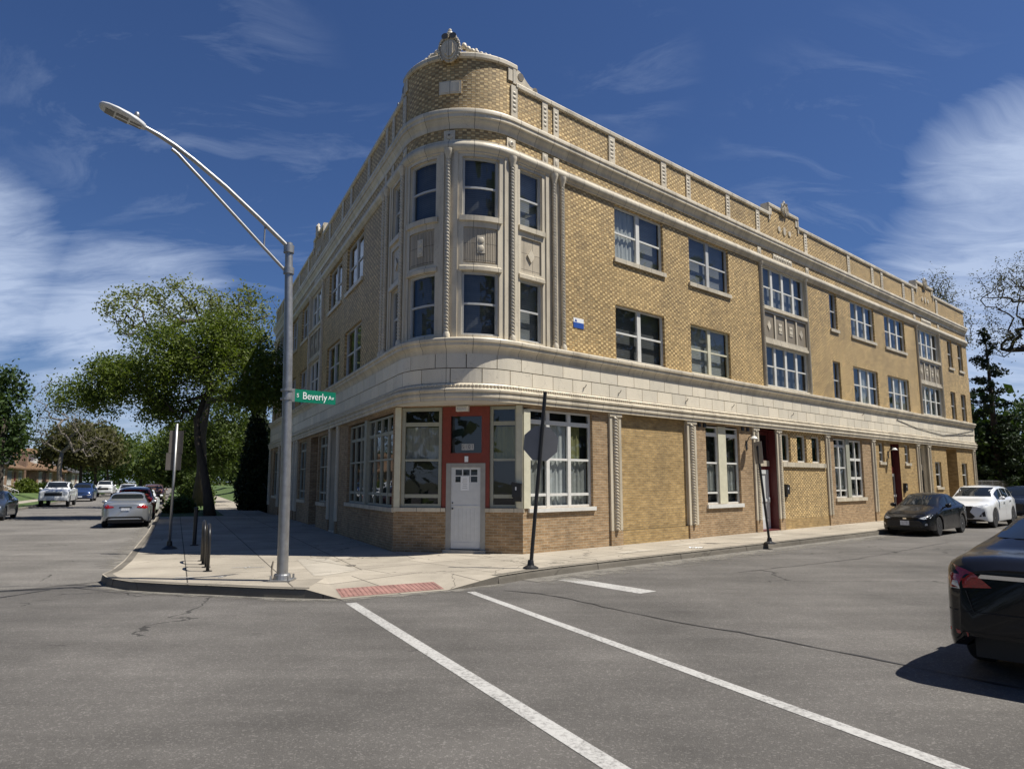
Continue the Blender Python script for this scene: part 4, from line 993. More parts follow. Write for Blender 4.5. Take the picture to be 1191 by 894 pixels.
door_bay(9.80, 10.92, 'terra', 'black', 2.60, 2.30, .22, side='L')
pilaster(9.66, 'L', .26); pilaster(11.06, 'L', .26)
opL = [(L_(13.45), L_(11.7), 1.10, 3.58), (L_(15.3), L_(13.62), .1, 3.62, 1.0), (L_(18.3), L_(16.4), 1.10, 3.58)]
gwall(11.18, 18.6, 0, GZ, 'tan', opL, 'L')
for a, b in ((13.45, 11.7), (18.3, 16.4)): window([L_(a), L_((a+b)/2), L_(b)], [1.10, 1.45, 2.4, 3.2, 3.58], bm=.09, bz=[.08, .05, .09], frame='greyframe', blind='dark', sill='terra')
p = MB(perim); p.wallq(L_(15.35), L_(13.55), -1.0, 0, GZ); p.build('recess_wall', M['common'], BLD)
window([L_(15.2), L_(14.5), L_(13.75)], [1.1, 2.4, 3.4], bm=.09, frame='greyframe', blind='dark', sill=None, n=-.84)
pilaster(18.8, 'L', .4)
opL = [(L_(22.2), L_(20.2), 1.1, 3.5), (L_(24.4), L_(23.2), .1, 3.5, .4), (L_(27.6), L_(25.6), 1.1, 3.5)]
gwall(19.0, LEND, 0, GZ, 'tan', opL, 'L')
for a, b in ((22.2, 20.2), (27.6, 25.6)): window([L_(a), L_((a+b)/2), L_(b)], [1.1, 2.4, 3.5], bm=.09, frame='greyframe', blind='dark')
p = MB(perim); p.wallq(L_(24.45), L_(23.15), -.4, 0, GZ); p.build('door', M['maroon'], BLD)
for s_ in (19.6, 22.8, 24.9, 28.9): pilaster(s_, 'L', .4)

# ------------------------------------------------------------------ trees and shrubs
def leaf_quads(cent, size, per, spread, rng, up=0.3):
    """many small leaf faces scattered round the cluster centres"""
    n = len(cent)*per
    c = np.repeat(cent, per, 0) + rng.normal(0, 1, (n, 3))*spread
    nr = rng.normal(0, 1, (n, 3)); nr[:, 2] += up; nr /= np.linalg.norm(nr, axis=1)[:, None]
    a = rng.normal(0, 1, (n, 3)); a -= nr*(a*nr).sum(1)[:, None]; a /= np.linalg.norm(a, axis=1)[:, None]
    b = np.cross(nr, a); s = size*rng.uniform(0.6, 1.35, (n, 1))
    v = np.stack([c-a*s*0.75, c-b*s*0.42+a*s*.05, c+a*s*0.75, c+b*s*0.42+a*s*.05], 1).reshape(-1, 3)
    return v
def quads_obj(name, v, mat, parent):
    n = len(v)//4; me = bpy.data.meshes.new(name)
    me.vertices.add(len(v)); me.vertices.foreach_set('co', v.astype(np.float32).ravel())
    me.loops.add(len(v)); me.loops.foreach_set('vertex_index', np.arange(len(v), dtype=np.int32))
    me.polygons.add(n); me.polygons.foreach_set('loop_start', np.arange(0, len(v), 4, dtype=np.int32)); me.polygons.foreach_set('loop_total', np.full(n, 4, dtype=np.int32))
    me.materials.append(mat); me.update(); me.validate()
    return link(name, me, parent)
def tree(label, loc, trunk, r0, crowns, ncl, leaf, lsize, per, spread, bark='bark', seed=1, group=None, shell=0.55, rmin=0.012, name='tree', cat='tree', rz=0, twigs=True):
    """trunk: list of points; crowns: (cx,cy,cz,rx,ry,rz) lobes filled with leaf clusters, each tied to the limb nearest to it"""
    rng = np.random.default_rng(seed)
    t = thing(name, label, cat, loc, rz, group)
    cl = []
    vol = np.array([c[3]*c[4]*c[5] for c in crowns]); vol = vol**0.8; cnt = np.maximum(4, (ncl*vol/vol.sum()).astype(int))
    for c, k in zip(crowns, cnt):
        d = rng.normal(0, 1, (k, 3)); d /= np.linalg.norm(d, axis=1)[:, None]
        r = (shell + (1-shell)*rng.random((k, 1)))**(0.8); r[rng.random(k) < .25] *= rng.random()
        cl.append(np.array(c[:3]) + d*r*np.array(c[3:6]))
    cl = np.concatenate(cl); 
    nodes = [np.array(p, float) for p in trunk]; par = [-1] + list(range(len(nodes)-1)); nt = len(nodes)
    top = nodes[-1]; order = np.argsort(np.linalg.norm(cl - top, axis=1)); tips = []
    first = max(1, nt//2)
    for i in order:
        p = cl[i]; A = np.array(nodes[first:]); dv = p - A; dist = np.linalg.norm(dv, axis=1)
        j = int(np.argmin(dist + 0.5*np.maximum(0, A[:, 2]-p[2]))) + first
        q = nodes[j]; L_ = np.linalg.norm(p-q); prev = j; k = max(1, int(L_/0.9))
        for m in range(1, k+1):
            f = m/k; pt = q + (p-q)*f + (rng.normal(0, .10, 3)*min(1, L_*.3) if m < k else 0) + np.array([0, 0, .12*L_*math.sin(PI*f)*(0.6)])
            nodes.append(pt); par.append(prev); prev = len(nodes)-1
        tips.append(prev)
    N = len(nodes); area = np.zeros(N); area[tips] = 1.0
    for i in range(N-1, 0, -1):
        if i >= nt or True: area[par[i]] += area[i] if par[i] >= 0 else 0
    rad = np.maximum(rmin, r0*np.sqrt(area/area.max())*0.8)
    for i in range(nt): rad[i] = r0*(1.12 - 0.5*i/max(1, nt-1)) if i < nt else rad[i]
    mb = MB(); tr = MB(); tr.tube([nodes[i] for i in range(nt)], [rad[i]*(1.35 if i == 0 else 1) for i in range(nt)], 10)
    for i in range(nt, N):
        a, b = nodes[par[i]], nodes[i]
        if np.linalg.norm(a-b) < 1e-4: continue
        mb.tube([a, b], [min(rad[par[i]], rad[i]*1.35), rad[i]], 5 if rad[i] > .03 else 3, cap=False)
    tr.build('trunk', M[bark], t, smooth=True)
    if mb.f: 
        me = bpy.data.meshes.new('limbs'); me.from_pydata(mb.v, [], mb.f); me.materials.append(M[bark]); me.polygons.foreach_set('use_smooth', [True]*len(me.polygons)); link('limbs', me, t)
    extra = np.array([nodes[i] for i in range(nt, N) if rad[i] < r0*.16]) if twigs else cl
    pts = np.concatenate([cl, extra[rng.random(len(extra)) < .6]]) if len(extra) else cl
    if per: quads_obj('crown', leaf_quads(pts, lsize, per, spread, rng), M[leaf], t)
    return t
def conifer(label, loc, h, r, seed, kind='spruce', dens=1.0, lsize=0.14, name='conifer_tree'):
    rng = np.random.default_rng(seed); t = thing(name, label, 'tree', loc)
    tr = MB(); tr.tube([(0, 0, 0), (0.05, 0, h*.5), (0, 0, h*.98)], [r*.07+.06, r*.05+.03, .015], 8)
    cl = []
    if kind == 'spruce':
        z0 = h*.18; br = MB()
        while z0 < h*.985:
            f = (z0/h); rr = r*(1-f)**0.75*(.65+.6*rng.random()); a = rng.random()*6.28; ca, sa = math.cos(a), math.sin(a)
            droop = -.22*rr*(1-f)
            P = [(0, 0, z0), (ca*rr*.5, sa*rr*.5, z0+droop*.7), (ca*rr, sa*rr, z0+droop+.12*rr)]
            br.tube(P, [.03, .02, .006], 3, False)
            for k in range(max(3, int(rr*7))):
                q = .15+.85*(k+rng.random())/max(3, int(rr*7)); p = np.array(P[0])*(1-q) + np.array(P[2])*q; p[2] += droop*.6*math.sin(PI*q) - .05; cl.append(p)
            z0 += h*.011/dens*(.5+rng.random())
        me = bpy.data.meshes.new('limbs'); me.from_pydata(br.v, [], br.f); me.materials.append(M['bark']); link('limbs', me, t)
        per, sp = 13, (.13, .13, .10)
    else:
        for k in range(int(1500*dens)):
            f = rng.random()**1.25; rr = r*(1-f**1.6)*(.72+.32*rng.random())*(0.7+.3*min(1, f/.12)); a = rng.random()*6.28; cl.append((math.cos(a)*rr, math.sin(a)*rr, .15+f*h*.96))
        per, sp = 12, (.12, .12, .2)
    tr.build('trunk', M['bark'], t, smooth=True)
    quads_obj('crown', leaf_quads(np.array(cl), lsize, per, np.array(sp), rng, 0.1), M['leaf_conifer'], t)
    return t
def bush(label, loc, rx, ry, h, leaf, seed, n=160, lsize=.12, group=None):
    rng = np.random.default_rng(seed); t = thing('shrub', label, 'shrub', loc, 0, group)
    d = rng.normal(0, 1, (n, 3)); d[:, 2] = np.abs(d[:, 2]); d /= np.linalg.norm(d, axis=1)[:, None]; d *= (rng.random((n, 1))**.35)
    cl = d*np.array([rx, ry, h])*.92 + np.array([0, 0, .05])
    st = MB()
    for k in range(9): p = cl[k*7 % n]; st.tube([(0, 0, 0), tuple(p*.5), tuple(p*.9)], [.025, .018, .008], 4)
    st.build('stem', M['bark'], t); quads_obj('foliage', leaf_quads(cl, lsize, 14, .11, rng), M[leaf], t)
    return t
# the big tree by the left street
tree('big fresh green tree with leaning dark trunk beside the parked cars', PL(25.0, 3.6, .12),
     [(0.35, 0, 0), (0.12, .1, 1.2), (-.15, .1, 2.4), (-.55, .2, 3.7), (-.75, .3, 4.9), (-.4, .4, 6.2)], 0.21,
     [(-1.3, .2, 8.1, 2.6, 2.6, 2.3), (1.3, .5, 7.5, 2.5, 2.4, 2.1), (-4.1, .3, 6.9, 2.2, 2.2, 1.4), (-6.3, .5, 6.1, 2.0, 1.7, 1.1), (-5.2, .2, 7.6, 1.3, 1.4, .8), (3.0, .3, 6.3, 1.6, 1.9, 1.0), (-2.6, .3, 5.6, 2.2, 2.0, .9), (.6, .5, 9.4, 1.6, 1.7, 1.2)],
     680, 'leaf_main', .098, 60, .31, seed=5, shell=.3)
tree('taller pale spring tree rising behind the big leaning tree with open branching', PL(41.0, 3.4, .12),
     [(0, 0, 0), (.1, 0, 2.5), (-.1, .1, 5), (.2, 0, 7.5), (.3, 0, 9.0)], 0.34,
     [(-4.9, 0, 13.9, 2.9, 2.6, 2.1), (-1.4, 0, 14.6, 2.6, 2.6, 1.9), (2.6, 0, 13.8, 2.7, 2.6, 2.5), (4.3, 0, 10.2, 1.8, 2.4, 2.0), (4.0, .5, 7.6, 1.7, 2.0, 1.0)],
     330, 'leaf_pale', .145, 20, .34, seed=8, shell=.5, bark='bark')
tree('dark green leafy tree behind the leaning trunk beside the path', PL(52, 2.9, .12), [(0, 0, 0), (.1, 0, 1.5), (0, 0, 3.2), (0, 0, 5)], .2,
     [(0.8, 0, 6.2, 3.2, 2.6, 3.0), (1.6, 0, 4.0, 3.0, 2.4, 1.9), (-1.2, 0, 4.6, 2.2, 2.2, 2.0)], 330, 'leaf_mid', .18, 30, .36, seed=12)
tree('small yellow green tree on the lawn far along the path', PL(80, -3.2, .9), [(0, 0, 0), (.1, 0, 1.6), (0, 0, 3.2)], .16,
     [(0, 0, 5.6, 3.3, 3.0, 3.4), (1.5, 0, 3.6, 2.4, 2.4, 1.6)], 190, 'leaf_pale', .24, 22, .45, seed=14)
tree('bushy dark green tree at left edge across the street', PL(42, 15.4, .12), [(0, 0, 0), (0, 0, 1.8), (-.1, 0, 3.6), (0, 0, 5.5)], .24,
     [(-1.2, 0, 6.6, 2.3, 2.6, 2.7), (-3.2, 0, 6.6, 2.6, 2.6, 3.3), (-.5, 0, 4.6, 1.7, 2.2, 1.6)], 360, 'leaf_dark', .18, 46, .36, seed=20)
tree('nearly bare pale barked tree with twisting limbs in front of the bungalows', PL(68, 15.4, .12), [(0, 0, 0), (.1, 0, 1.6), (-.05, 0, 3.2), (.1, 0, 4.6)], .27,
     [(-1.2, 0, 9.3, 2.2, 2.0, 3.0), (1.6, 0, 7.6, 2.9, 2.2, 2.6), (3.2, 0, 5.6, 2.6, 2.0, 1.6), (-2.2, 0, 6.2, 2.2, 1.8, 1.8)], 330, 'leaf_dull', .10, 4, .30, 'bark_grey', 23, shell=.2, rmin=.016)
bt = [('dull brown green tree behind the bare tree across the street', 84, 15.3, 8.6, 'leaf_dull', 31, 4.2), ('round mid green tree past the white pickup on the far kerb', 100, 15.2, 9.0, 'leaf_mid', 32, 4.4),
      ('dark tree far along the far kerb behind the blue pickup', 122, 15.4, 9.4, 'leaf_dark', 33, 4.8), ('fresh green tree closing the view down the left street', 150, 11.5, 11.5, 'leaf_main', 34, 6.0),
      ('mid green tree on the grass strip past the parked red car', 76, 4.0, 8.4, 'leaf_mid', 35, 3.6), ('dull green tree on the grass strip further down the left street', 102, 4.2, 9.6, 'leaf_main', 36, 4.4),
      ('dark tree behind the far garden lawn', 112, -6, 9.5, 'leaf_dark', 37, 5.0), ('tall dark tree at the end of the far bungalow row', 150, 24, 13, 'leaf_dark', 38, 6.5), ('dark leafy tree rising behind the bungalow roofs', 104, 34, 12.5, 'leaf_dark', 39, 6.2),
      ('shaggy dark tree standing behind the nearest bungalow', 78, 33, 12.0, 'leaf_dark', 40, 5.6)]
for lab, a, o, h, lf, sd, r in bt:
    tree(lab, PL(a, o, .12), [(0, 0, 0), (.1, 0, h*.2), (0, 0, h*.42)], .22, [(0, 0, h*.74, r*.85, r*.8, h*.27), (r*.5, 0, h*.62, r*.6, r*.6, h*.16), (-r*.5, 0, h*.6, r*.6, r*.6, h*.15)] if (o > 15 and a < 125 and o < 20) else [(0, 0, h*.68, r*.85, r*.85, h*.34), (r*.5, 0, h*.45, r*.65, r*.65, h*.26), (-r*.5, 0, h*.43, r*.65, r*.65, h*.25), (0, 0, h*.3, r*.7, r*.7, h*.16)], 210, lf, .32, 30, .55, seed=sd, twigs=False)
conifer('dark columnar evergreen against the far end of the shaded brick wall', PL(31.6, .55, .12), 6.9, 1.05, 50, 'column', 1.1, .13)
conifer('second dark columnar evergreen just behind the first along the path', PL(33.8, -.2, .2), 5.2, .95, 51, 'column', .8, .13)
bush('low clipped round shrub at the foot of the leaning tree', PL(29.5, 4.6, .12), .9, .8, .9, 'leaf_mid', 60)
bush('taller leafy shrub between the leaning trunk and the path', PL(44.5, 3.5, .12), 1.5, 1.4, 2.7, 'leaf_mid', 61, 260, .14)
bush('dark hedge shrub by the lawn at the end of the garden path', PL(60, -3.4, .85), 2.2, 1.3, 1.3, 'leaf_dark', 62, 220, .15)
bush('rounded yellow green shrub before the second bungalow', PL(82, 20.2, .6), 1.6, 1.5, 1.7, 'leaf_main', 63, 200, .15)
bush('dark low shrub under the windows of the brown roofed bungalow', PL(98.5, 20.4, .6), 2.4, 1.2, 1.2, 'leaf_dark', 64, 200, .16)
# trees at the right-hand end
conifer('tall dark spruce with drooping tiers beside the right end of the building', PR(47.6, -1.0, 0), 12.6, 2.9, 70, 'spruce', .85, .14, 'spruce_tree')
tree('open branching almost leafless tree reaching over the right edge', PR(50.5, 1.0, 0), [(0, 0, 0), (.2, 0, 3), (0.1, 0, 6), (-.3, .1, 9)], .3,
     [(-1.0, 0, 15.4, 2.8, 2.6, 2.4), (2.4, 0, 13.6, 3.0, 2.6, 3.0), (-1.4, 0, 12.0, 2.4, 2.2, 1.9), (3.0, 0, 17, 2.4, 2.2, 1.8)], 620, 'leaf_dull', .09, 7, .26, 'bark', 71, shell=.2, rmin=.012)
tree('thin twiggy tree showing above the right end of the parapet', PR(56.0, -6.0, 0), [(0, 0, 0), (.1, 0, 4), (0, 0, 8), (.1, 0, 11)], .22,
     [(-.2, 0, 17.0, 2.2, 2.2, 2.6), (.8, 0, 14.2, 2.2, 2.2, 2.0)], 320, 'leaf_dull', .10, 7, .28, 'bark', 72, shell=.2, rmin=.013)
for lab, a, o, h, r, lf, sd in [('broad dark tree behind the chain link fence nearest the building', 48.5, -2.2, 6.3, 3.0, 'leaf_dark', 73), ('dark green tree filling the right edge behind the fence', 52, 2.6, 7.4, 3.8, 'leaf_dark', 74), ('dense dark tree deeper behind the fence', 58, -1, 8.2, 4.6, 'leaf_dark', 75), ('dark tree farther along the right street', 64, 4.0, 9.4, 4.6, 'leaf_dark', 76)]:
    tree(lab, PR(a, o, 0), [(0, 0, 0), (.1, 0, h*.2), (0, 0, h*.45)], .24, [(0, 0, h*.66, r*.85, r*.85, h*.33), (r*.5, 0, h*.42, r*.6, r*.7, h*.3), (-r*.5, 0, h*.4, r*.6, r*.7, h*.3), (0, 0, h*.22, r*.9, r*.8, h*.2)], 260, lf, .24, 24, .45, seed=sd, twigs=False)

def woods(name, pts, seed, h=9.0, leaf='leaf_dark'):
    rng = np.random.default_rng(seed); cl = []
    for p in pts:
        for k in range(70): cl.append((p[0]+rng.normal(0, 3.2), p[1]+rng.normal(0, 3.2), rng.random()**.8*h*rng.uniform(.7, 1.1)))
    return struct(quads_obj(name, leaf_quads(np.array(cl), .7, 12, .9, rng), M[leaf], None), 'stuff')
woods('distant_or_unseen_trees', [tuple(PL(a, o))[:2] for a, o in [(215+7*rnd.random(), -40+6.5*k) for k in range(16)]], 90)
woods('distant_or_unseen_trees', [tuple(PL(a, o))[:2] for a, o in [(118+9*k, -14-3*rnd.random()) for k in range(9)]], 91, 8.0, 'leaf_mid')
woods('distant_or_unseen_trees', [tuple(PL(a, o))[:2] for a, o in [(40+10*k, 46+5*rnd.random()) for k in range(16)]], 92, 11.0)
woods('distant_or_unseen_trees', [tuple(PR(a, o))[:2] for a, o in [(70+7*rnd.random(), -22+5.5*k) for k in range(14)]], 93, 10.0)
woods('distant_or_unseen_trees', [tuple(PL(a, o))[:2] for a, o in [(-16, 28), (-8, 26), (0, 26), (7, 25.5), (13, 26)]], 94, 13.0, 'leaf_mid')  # unseen trees added left of frame: less sky fill, darker left window reflections
woods('distant_or_unseen_trees', [tuple(PR(a, o))[:2] for a, o in [(0+3.2*k, 31+2*math.sin(k*2.1)) for k in range(19)]], 95, 23.0, 'leaf_mid')  # unseen tall trees added across the right street to darken window reflections
# ------------------------------------------------------------------ bungalows down the left street, and one past the path
def bungalow(label, a0, a1, off, depth, wallm, roofm, hw=3.2, hr=2.2, base=.6, sidefn=PL, dorm=False, steps=True, gable=False, chim=True):
    o = sidefn(a0, off, base); u = (sidefn(a1, off, base) - o).normalized(); W_ = (sidefn(a1, off, base)-o).length
    v = (sidefn(a0, off+1, base) - o).normalized() * (1 if off > 0 else -1)          # away from the street
    mat = Matrix(((u.x, v.x, 0, 0), (u.y, v.y, 0, 0), (0, 0, 1, 0), (0, 0, 0, 1)))
    t = thing('bungalow', label, 'house', o, 0)
    def bld(mb, name, m, par): return mb.build(name, m, par, matrix=mat)
    wl = MB()
    ops_ = [(1.2, 3.6, .9, 2.5), (W_-3.4, W_-1.4, .9, 2.5)]
    wn = MB(lambda x, y, zz: (x, -y, zz)); wall(wn, 0, W_, -.7, hw, ops_); wl = wn
    wl.quad((0, -depth, -.7), (0, 0, -.7), (0, 0, hw), (0, -depth, hw)); wl.quad((W_, 0, -.7), (W_, -depth, -.7), (W_, -depth, hw), (W_, 0, hw)); wl.quad((0, -depth, -.7), (W_, -depth, -.7), (W_, -depth, hw), (0, -depth, hw))
    bld(wl, 'wall', wallm, t)
    e = .55; rr = MB(); zt = hw+hr; i_ = min(W_, depth)*.42
    A = [(-e, -e, hw-.1), (W_+e, -e, hw-.1), (W_+e, depth+e, hw-.1), (-e, depth+e, hw-.1)]
    if gable: r1, r2 = (W_/2, -e, zt), (W_/2, depth+e, zt)
    else: r1, r2 = (W_/2, i_, zt), (W_/2, depth-i_, zt)
    for f in ((A[0], A[1], r1), (A[1], A[2], r2, r1), (A[2], A[3], r2), (A[3], A[0], r1, r2), (A[3], A[2], A[1], A[0])): rr.face(list(f))
    for p, q in zip(A, A[1:]+A[:1]): rr.face([p, q, (q[0], q[1], q[2]-.16), (p[0], p[1], p[2]-.16)])
    ro = bld(rr, 'roof', roofm, t)
    if chim:
        c = MB(); c.box(-.7, .35, 1.2, 2.2, -.6, hw+hr*.75); c.box(-.76, .41, 1.14, 2.26, hw+hr*.75, hw+hr*.75+.15); bld(c, 'chimney', M['common'], t)
    for a, b, c, dd in ops_:
        f = MB(); n = 3 if b-a > 2 else 2
        for k in range(n+1): x = a+(b-a)*k/n; f.box(x-.06, x+.06, .0, .12, c, dd)
        for zz in (c, (c+dd)/2, dd): f.box(a-.05, b+.05, -.02, .1, zz-.06, zz+.06)
        fo = bld(f, 'window', M['white'], t); g_ = MB(); g_.quad((a, .14, c), (b, .14, c), (b, .14, dd), (a, .14, dd)); bld(g_, 'pane', M['carglass'], fo)
    d = MB(); d.box(W_*.5-.45, W_*.5+.45, -.06, .02, .35, 2.4); bld(d, 'door', M['maroon'], t)
    if steps:
        s_ = MB()
        for k in range(5): s_.box(W_*.5-.8, W_*.5+.8, -2.2+.3*k, -.04, -.62+.19*k, -.43+.19*k)
        bld(s_, 'porch_steps', M['concrete_pale'], t)
        for q in (-1, 1):
            rl = MB(); x = W_*.5+q*.85; rl.tube([(x, -2.2, .3), (x, -.1, 1.25)], .035, 5); 
            for k in range(8): y = -2.2+.3*k; rl.tube([(x, y, -.62+.19*k*.8), (x, y, .3+.45*k*.3)], .022, 4)
            bld(rl, 'railing', M['white'], t)
    if dorm:
        dm = MB(); x0, x1 = W_*.5-1.5, W_*.5+1.5; y0 = i_*.25
        dm.box(x0, x1, y0, i_*1.3, hw+.4, hw+hr*.8); bld(dm, 'dormer', M['white'], t)
        d2 = MB(); d2.face([(x0-.3, y0-.3, hw+hr*.8), (x1+.3, y0-.3, hw+hr*.8), ((x0+x1)/2, y0-.3, hw+hr*1.1)]); d2.face([(x0-.3, y0-.3, hw+hr*.8), ((x0+x1)/2, y0-.3, hw+hr*1.1), ((x0+x1)/2, i_*1.5, hw+hr*1.1), (x0-.3, i_*1.5, hw+hr*.8)]); d2.face([((x0+x1)/2, y0-.3, hw+hr*1.1), (x1+.3, y0-.3, hw+hr*.8), (x1+.3, i_*1.5, hw+hr*.8), ((x0+x1)/2, i_*1.5, hw+hr*1.1)]); bld(d2, 'dormer_roof', roofm, t)
    return t
bungalow('brick bungalow with grey roof and tall chimney at left edge of the street', 64, 78.5, 21.5, 12, M['common'], M['shingle_grey'], 3.3, 3.0, gable=True)
bungalow('tan brick bungalow with low brown roof between its neighbours', 83, 94, 22.5, 12, M['tan'], M['shingle_brown'], 3.0, 2.2)
bungalow('dark brick bungalow with brown hip roof and white dormer behind the bare tree', 97, 110, 21.5, 12, M['common'], M['shingle_brown'], 3.0, 2.6, dorm=True)
bungalow('brown roofed bungalow half hidden by trees beyond the dormered one', 114, 126, 21.5, 12, M['tan'], M['shingle_brown'], 3.0, 2.4)
bungalow('small pale house with grey roof at the far end of the row', 131, 143, 21.5, 12, M['wood'], M['shingle_grey'], 3.0, 2.4, chim=False)
bungalow('white sided house glimpsed past the lawn right of the path', 66, 76, -7.5, 10, M['white'], M['shingle_grey'], 3.0, 2.2, base=.9, chim=False)
# fences
def link_fence(label, pts, h, name='chain_link_fence', post=M['galv'], pitch=2.4, slat=None, z0=0.0):
    t = thing(name, label, 'fence', pts[0]); t.location.z = z0
    o = Vector(pts[0])
    for a, b in zip(pts, pts[1:]):
        a, b = Vector(a)-o, Vector(b)-o; L_ = (b-a).length; n = max(1, round(L_/pitch)); d_ = (b-a)/L_
        for k in range(n+1):
            p = a.lerp(b, k/n); m_ = MB(); m_.tube([(p.x, p.y, 0), (p.x, p.y, h+.04)], .03, 8); m_.build('post', post, t)
        m_ = MB()
        for zz in (h, .08): m_.tube([(a.x, a.y, zz), (b.x, b.y, zz)], .022, 6)
        m_.build('rail', post, t)
        me = MB(); sp = .13 if slat is None else slat; x = -h
        if slat is None:
            while x < L_:
                for sg in (1, -1):
                    s0, s1 = (x, x+h) if sg > 0 else (x+h, x)
                    za, zb = 0.08, h
                    c0, c1 = max(0, min(L_, s0)), max(0, min(L_, s1))
                    if abs(c1-c0) > .02:
                        f0 = (c0-s0)/(s1-s0); f1 = (c1-s0)/(s1-s0); p, q = a+d_*c0, a+d_*c1
                        me.tube([(p.x, p.y, za+(zb-za)*f0), (q.x, q.y, za+(zb-za)*f1)], .0035, 3, False)
                x += sp
            me.build('mesh', post, t)
        else:
            x = 0
            while x < L_: p = a+d_*x; me.tube([(p.x, p.y, .05), (p.x, p.y, h+.1)], .012, 4); x += sp
            me.build('pickets', post, t)
    return t
link_fence('grey chain link fence running from the right end of the building', [PR(39.2, -.4), PR(62, -.4)], 1.9)
link_fence('black iron picket fence beside the path behind the evergreens', [PL(35, .3), PL(35, -1.1), PL(48, -1.1)], 1.5, 'iron_fence', M['black'], 2.2, .13, .2)

# ------------------------------------------------------------------ cars
def interp(kn, x): return float(np.interp(x, [k[0] for k in kn], [k[1] for k in kn]))
def smooth_interp(kn, x, h=.09): return sum(interp(kn, x+d)*wt for d, wt in ((-h, .2), (-h/2, .2), (0, .2), (h/2, .2), (h, .2)))
SED = dict(L=4.63, W=1.78, r=.325, axf=.93, axr=3.63, wr=.56,
    top=[(0, .60), (.06, .68), (.5, .82), (1.0, .92), (1.28, .97), (1.95, 1.29), (2.25, 1.385), (2.7, 1.425), (3.15, 1.39), (3.55, 1.27), (4.1, 1.07), (4.5, 1.03), (4.6, .98), (4.63, .92)],
    belt=[(0, .56), (.06, .63), (.5, .75), (1.0, .84), (1.3, .885), (2.5, .93), (3.6, .98), (4.1, 1.0), (4.5, .97), (4.63, .86)],
    low=[(0, .27), (.25, .20), (1, .19), (3.6, .2), (4.3, .24), (4.63, .34)],
    plan=[(0, .60), (.03, .70), (.12, .79), (.35, .855), (.8, .885), (3.8, .885), (4.25, .85), (4.5, .79), (4.6, .71), (4.63, .62)])
SUV = dict(L=4.8, W=1.88, r=.375, axf=.95, axr=3.72, wr=.64,
    top=[(0, .80), (.06, .90), (.5, 1.02), (1.1, 1.10), (1.3, 1.14), (1.95, 1.50), (2.3, 1.62), (2.9, 1.66), (3.7, 1.62), (4.2, 1.52), (4.55, 1.20), (4.75, 1.06), (4.8, .95)],
    belt=[(0, .76), (.06, .84), (.5, .95), (1.1, 1.01), (1.35, 1.04), (2.5, 1.08), (3.8, 1.16), (4.4, 1.14), (4.7, 1.02), (4.8, .90)],
    low=[(0, .34), (.25, .25), (1, .25), (3.7, .26), (4.4, .30), (4.8, .42)],
    plan=[(0, .66), (.03, .76), (.12, .85), (.35, .91), (.8, .935), (3.8, .935), (4.3, .90), (4.6, .84), (4.75, .76), (4.8, .68)])
TRK = dict(L=5.7, W=1.98, r=.40, axf=1.0, axr=4.5, wr=.68,
    top=[(0, 1.12), (.05, 1.20), (.5, 1.27), (1.3, 1.30), (1.42, 1.34), (2.0, 1.74), (2.3, 1.86), (3.0, 1.89), (3.55, 1.86), (3.75, 1.50), (3.85, 1.33), (5.65, 1.33), (5.7, 1.28)],
    belt=[(0, 1.06), (.05, 1.13), (.5, 1.18), (1.4, 1.21), (2.5, 1.24), (3.6, 1.27), (3.85, 1.29), (5.65, 1.29), (5.7, 1.22)],
    low=[(0, .48), (.25, .42), (1, .42), (4.5, .44), (5.3, .50), (5.7, .55)],
    plan=[(0, .80), (.03, .88), (.12, .94), (.35, .975), (.8, .985), (5.4, .985), (5.6, .96), (5.7, .90)])
def car_body(P, name, mat, parent):
    L = P['L']; st = set(np.linspace(0, L, 66)); st |= {.01, .03, .06, .1, L-.01, L-.03, L-.06, L-.1}
    ra = P['r']+.055
    for ax in (P['axf'], P['axr']):
        for k in range(25): st.add(ax - ra*1.0001*math.cos(PI*k/24))
        st |= {ax-ra-.004, ax+ra+.004}
    st = sorted(st); rings = []
    cab = P['cab']
    for f in st:
        zt, zb, zl, wd = smooth_interp(P['top'], f), smooth_interp(P['belt'], f), interp(P['low'], f), smooth_interp(P['plan'], f, .03)
        zb = min(zb, zt-.012)
        fl = 0.0
        for ax in (P['axf'], P['axr']):
            if abs(f-ax) < ra: zl = max(zl, P['r'] + math.sqrt(ra*ra-(f-ax)**2)*.96)
            fl = max(fl, math.exp(-((f-ax)/.5)**4)*.018)
        h = zt-zb; c = max(0.0, min(1.0, (h-.10)/.30)); c = c*c*(3-2*c)
        y6 = (wd-.13)*(1-c) + (P['wr']+.045)*c; dz_ = zb-zl
        half = [(wd-.12, zl+.004), (wd-.015+fl, zl), (wd+fl+.004, zl+.10*dz_+.01), (wd+fl, zl+.33*dz_), (wd-.004+fl*.6, zl+.62*dz_), (wd-.018, zb-.075*min(1, dz_/.5)), (wd-.045, zb-.022), (wd-.085, zb+.004*(1-c)),
                (y6+.02*c, zb+h*(.45+.33*c)), (y6-.035*c-.03*(1-c), zb+h*(.62+.29*c)), (y6*.62, zb+h*.965), (y6*.3, zb+h*.993), (0, zt)]
        x = L/2-f
        rings.append([(x, y, zz) for y, zz in half] + [(x, -y, zz) for y, zz in half[-2::-1]])
    mb = MB(); mb.rings(rings, False, True)
    return mb.build(name, mat, parent, smooth=True, auto=.75)
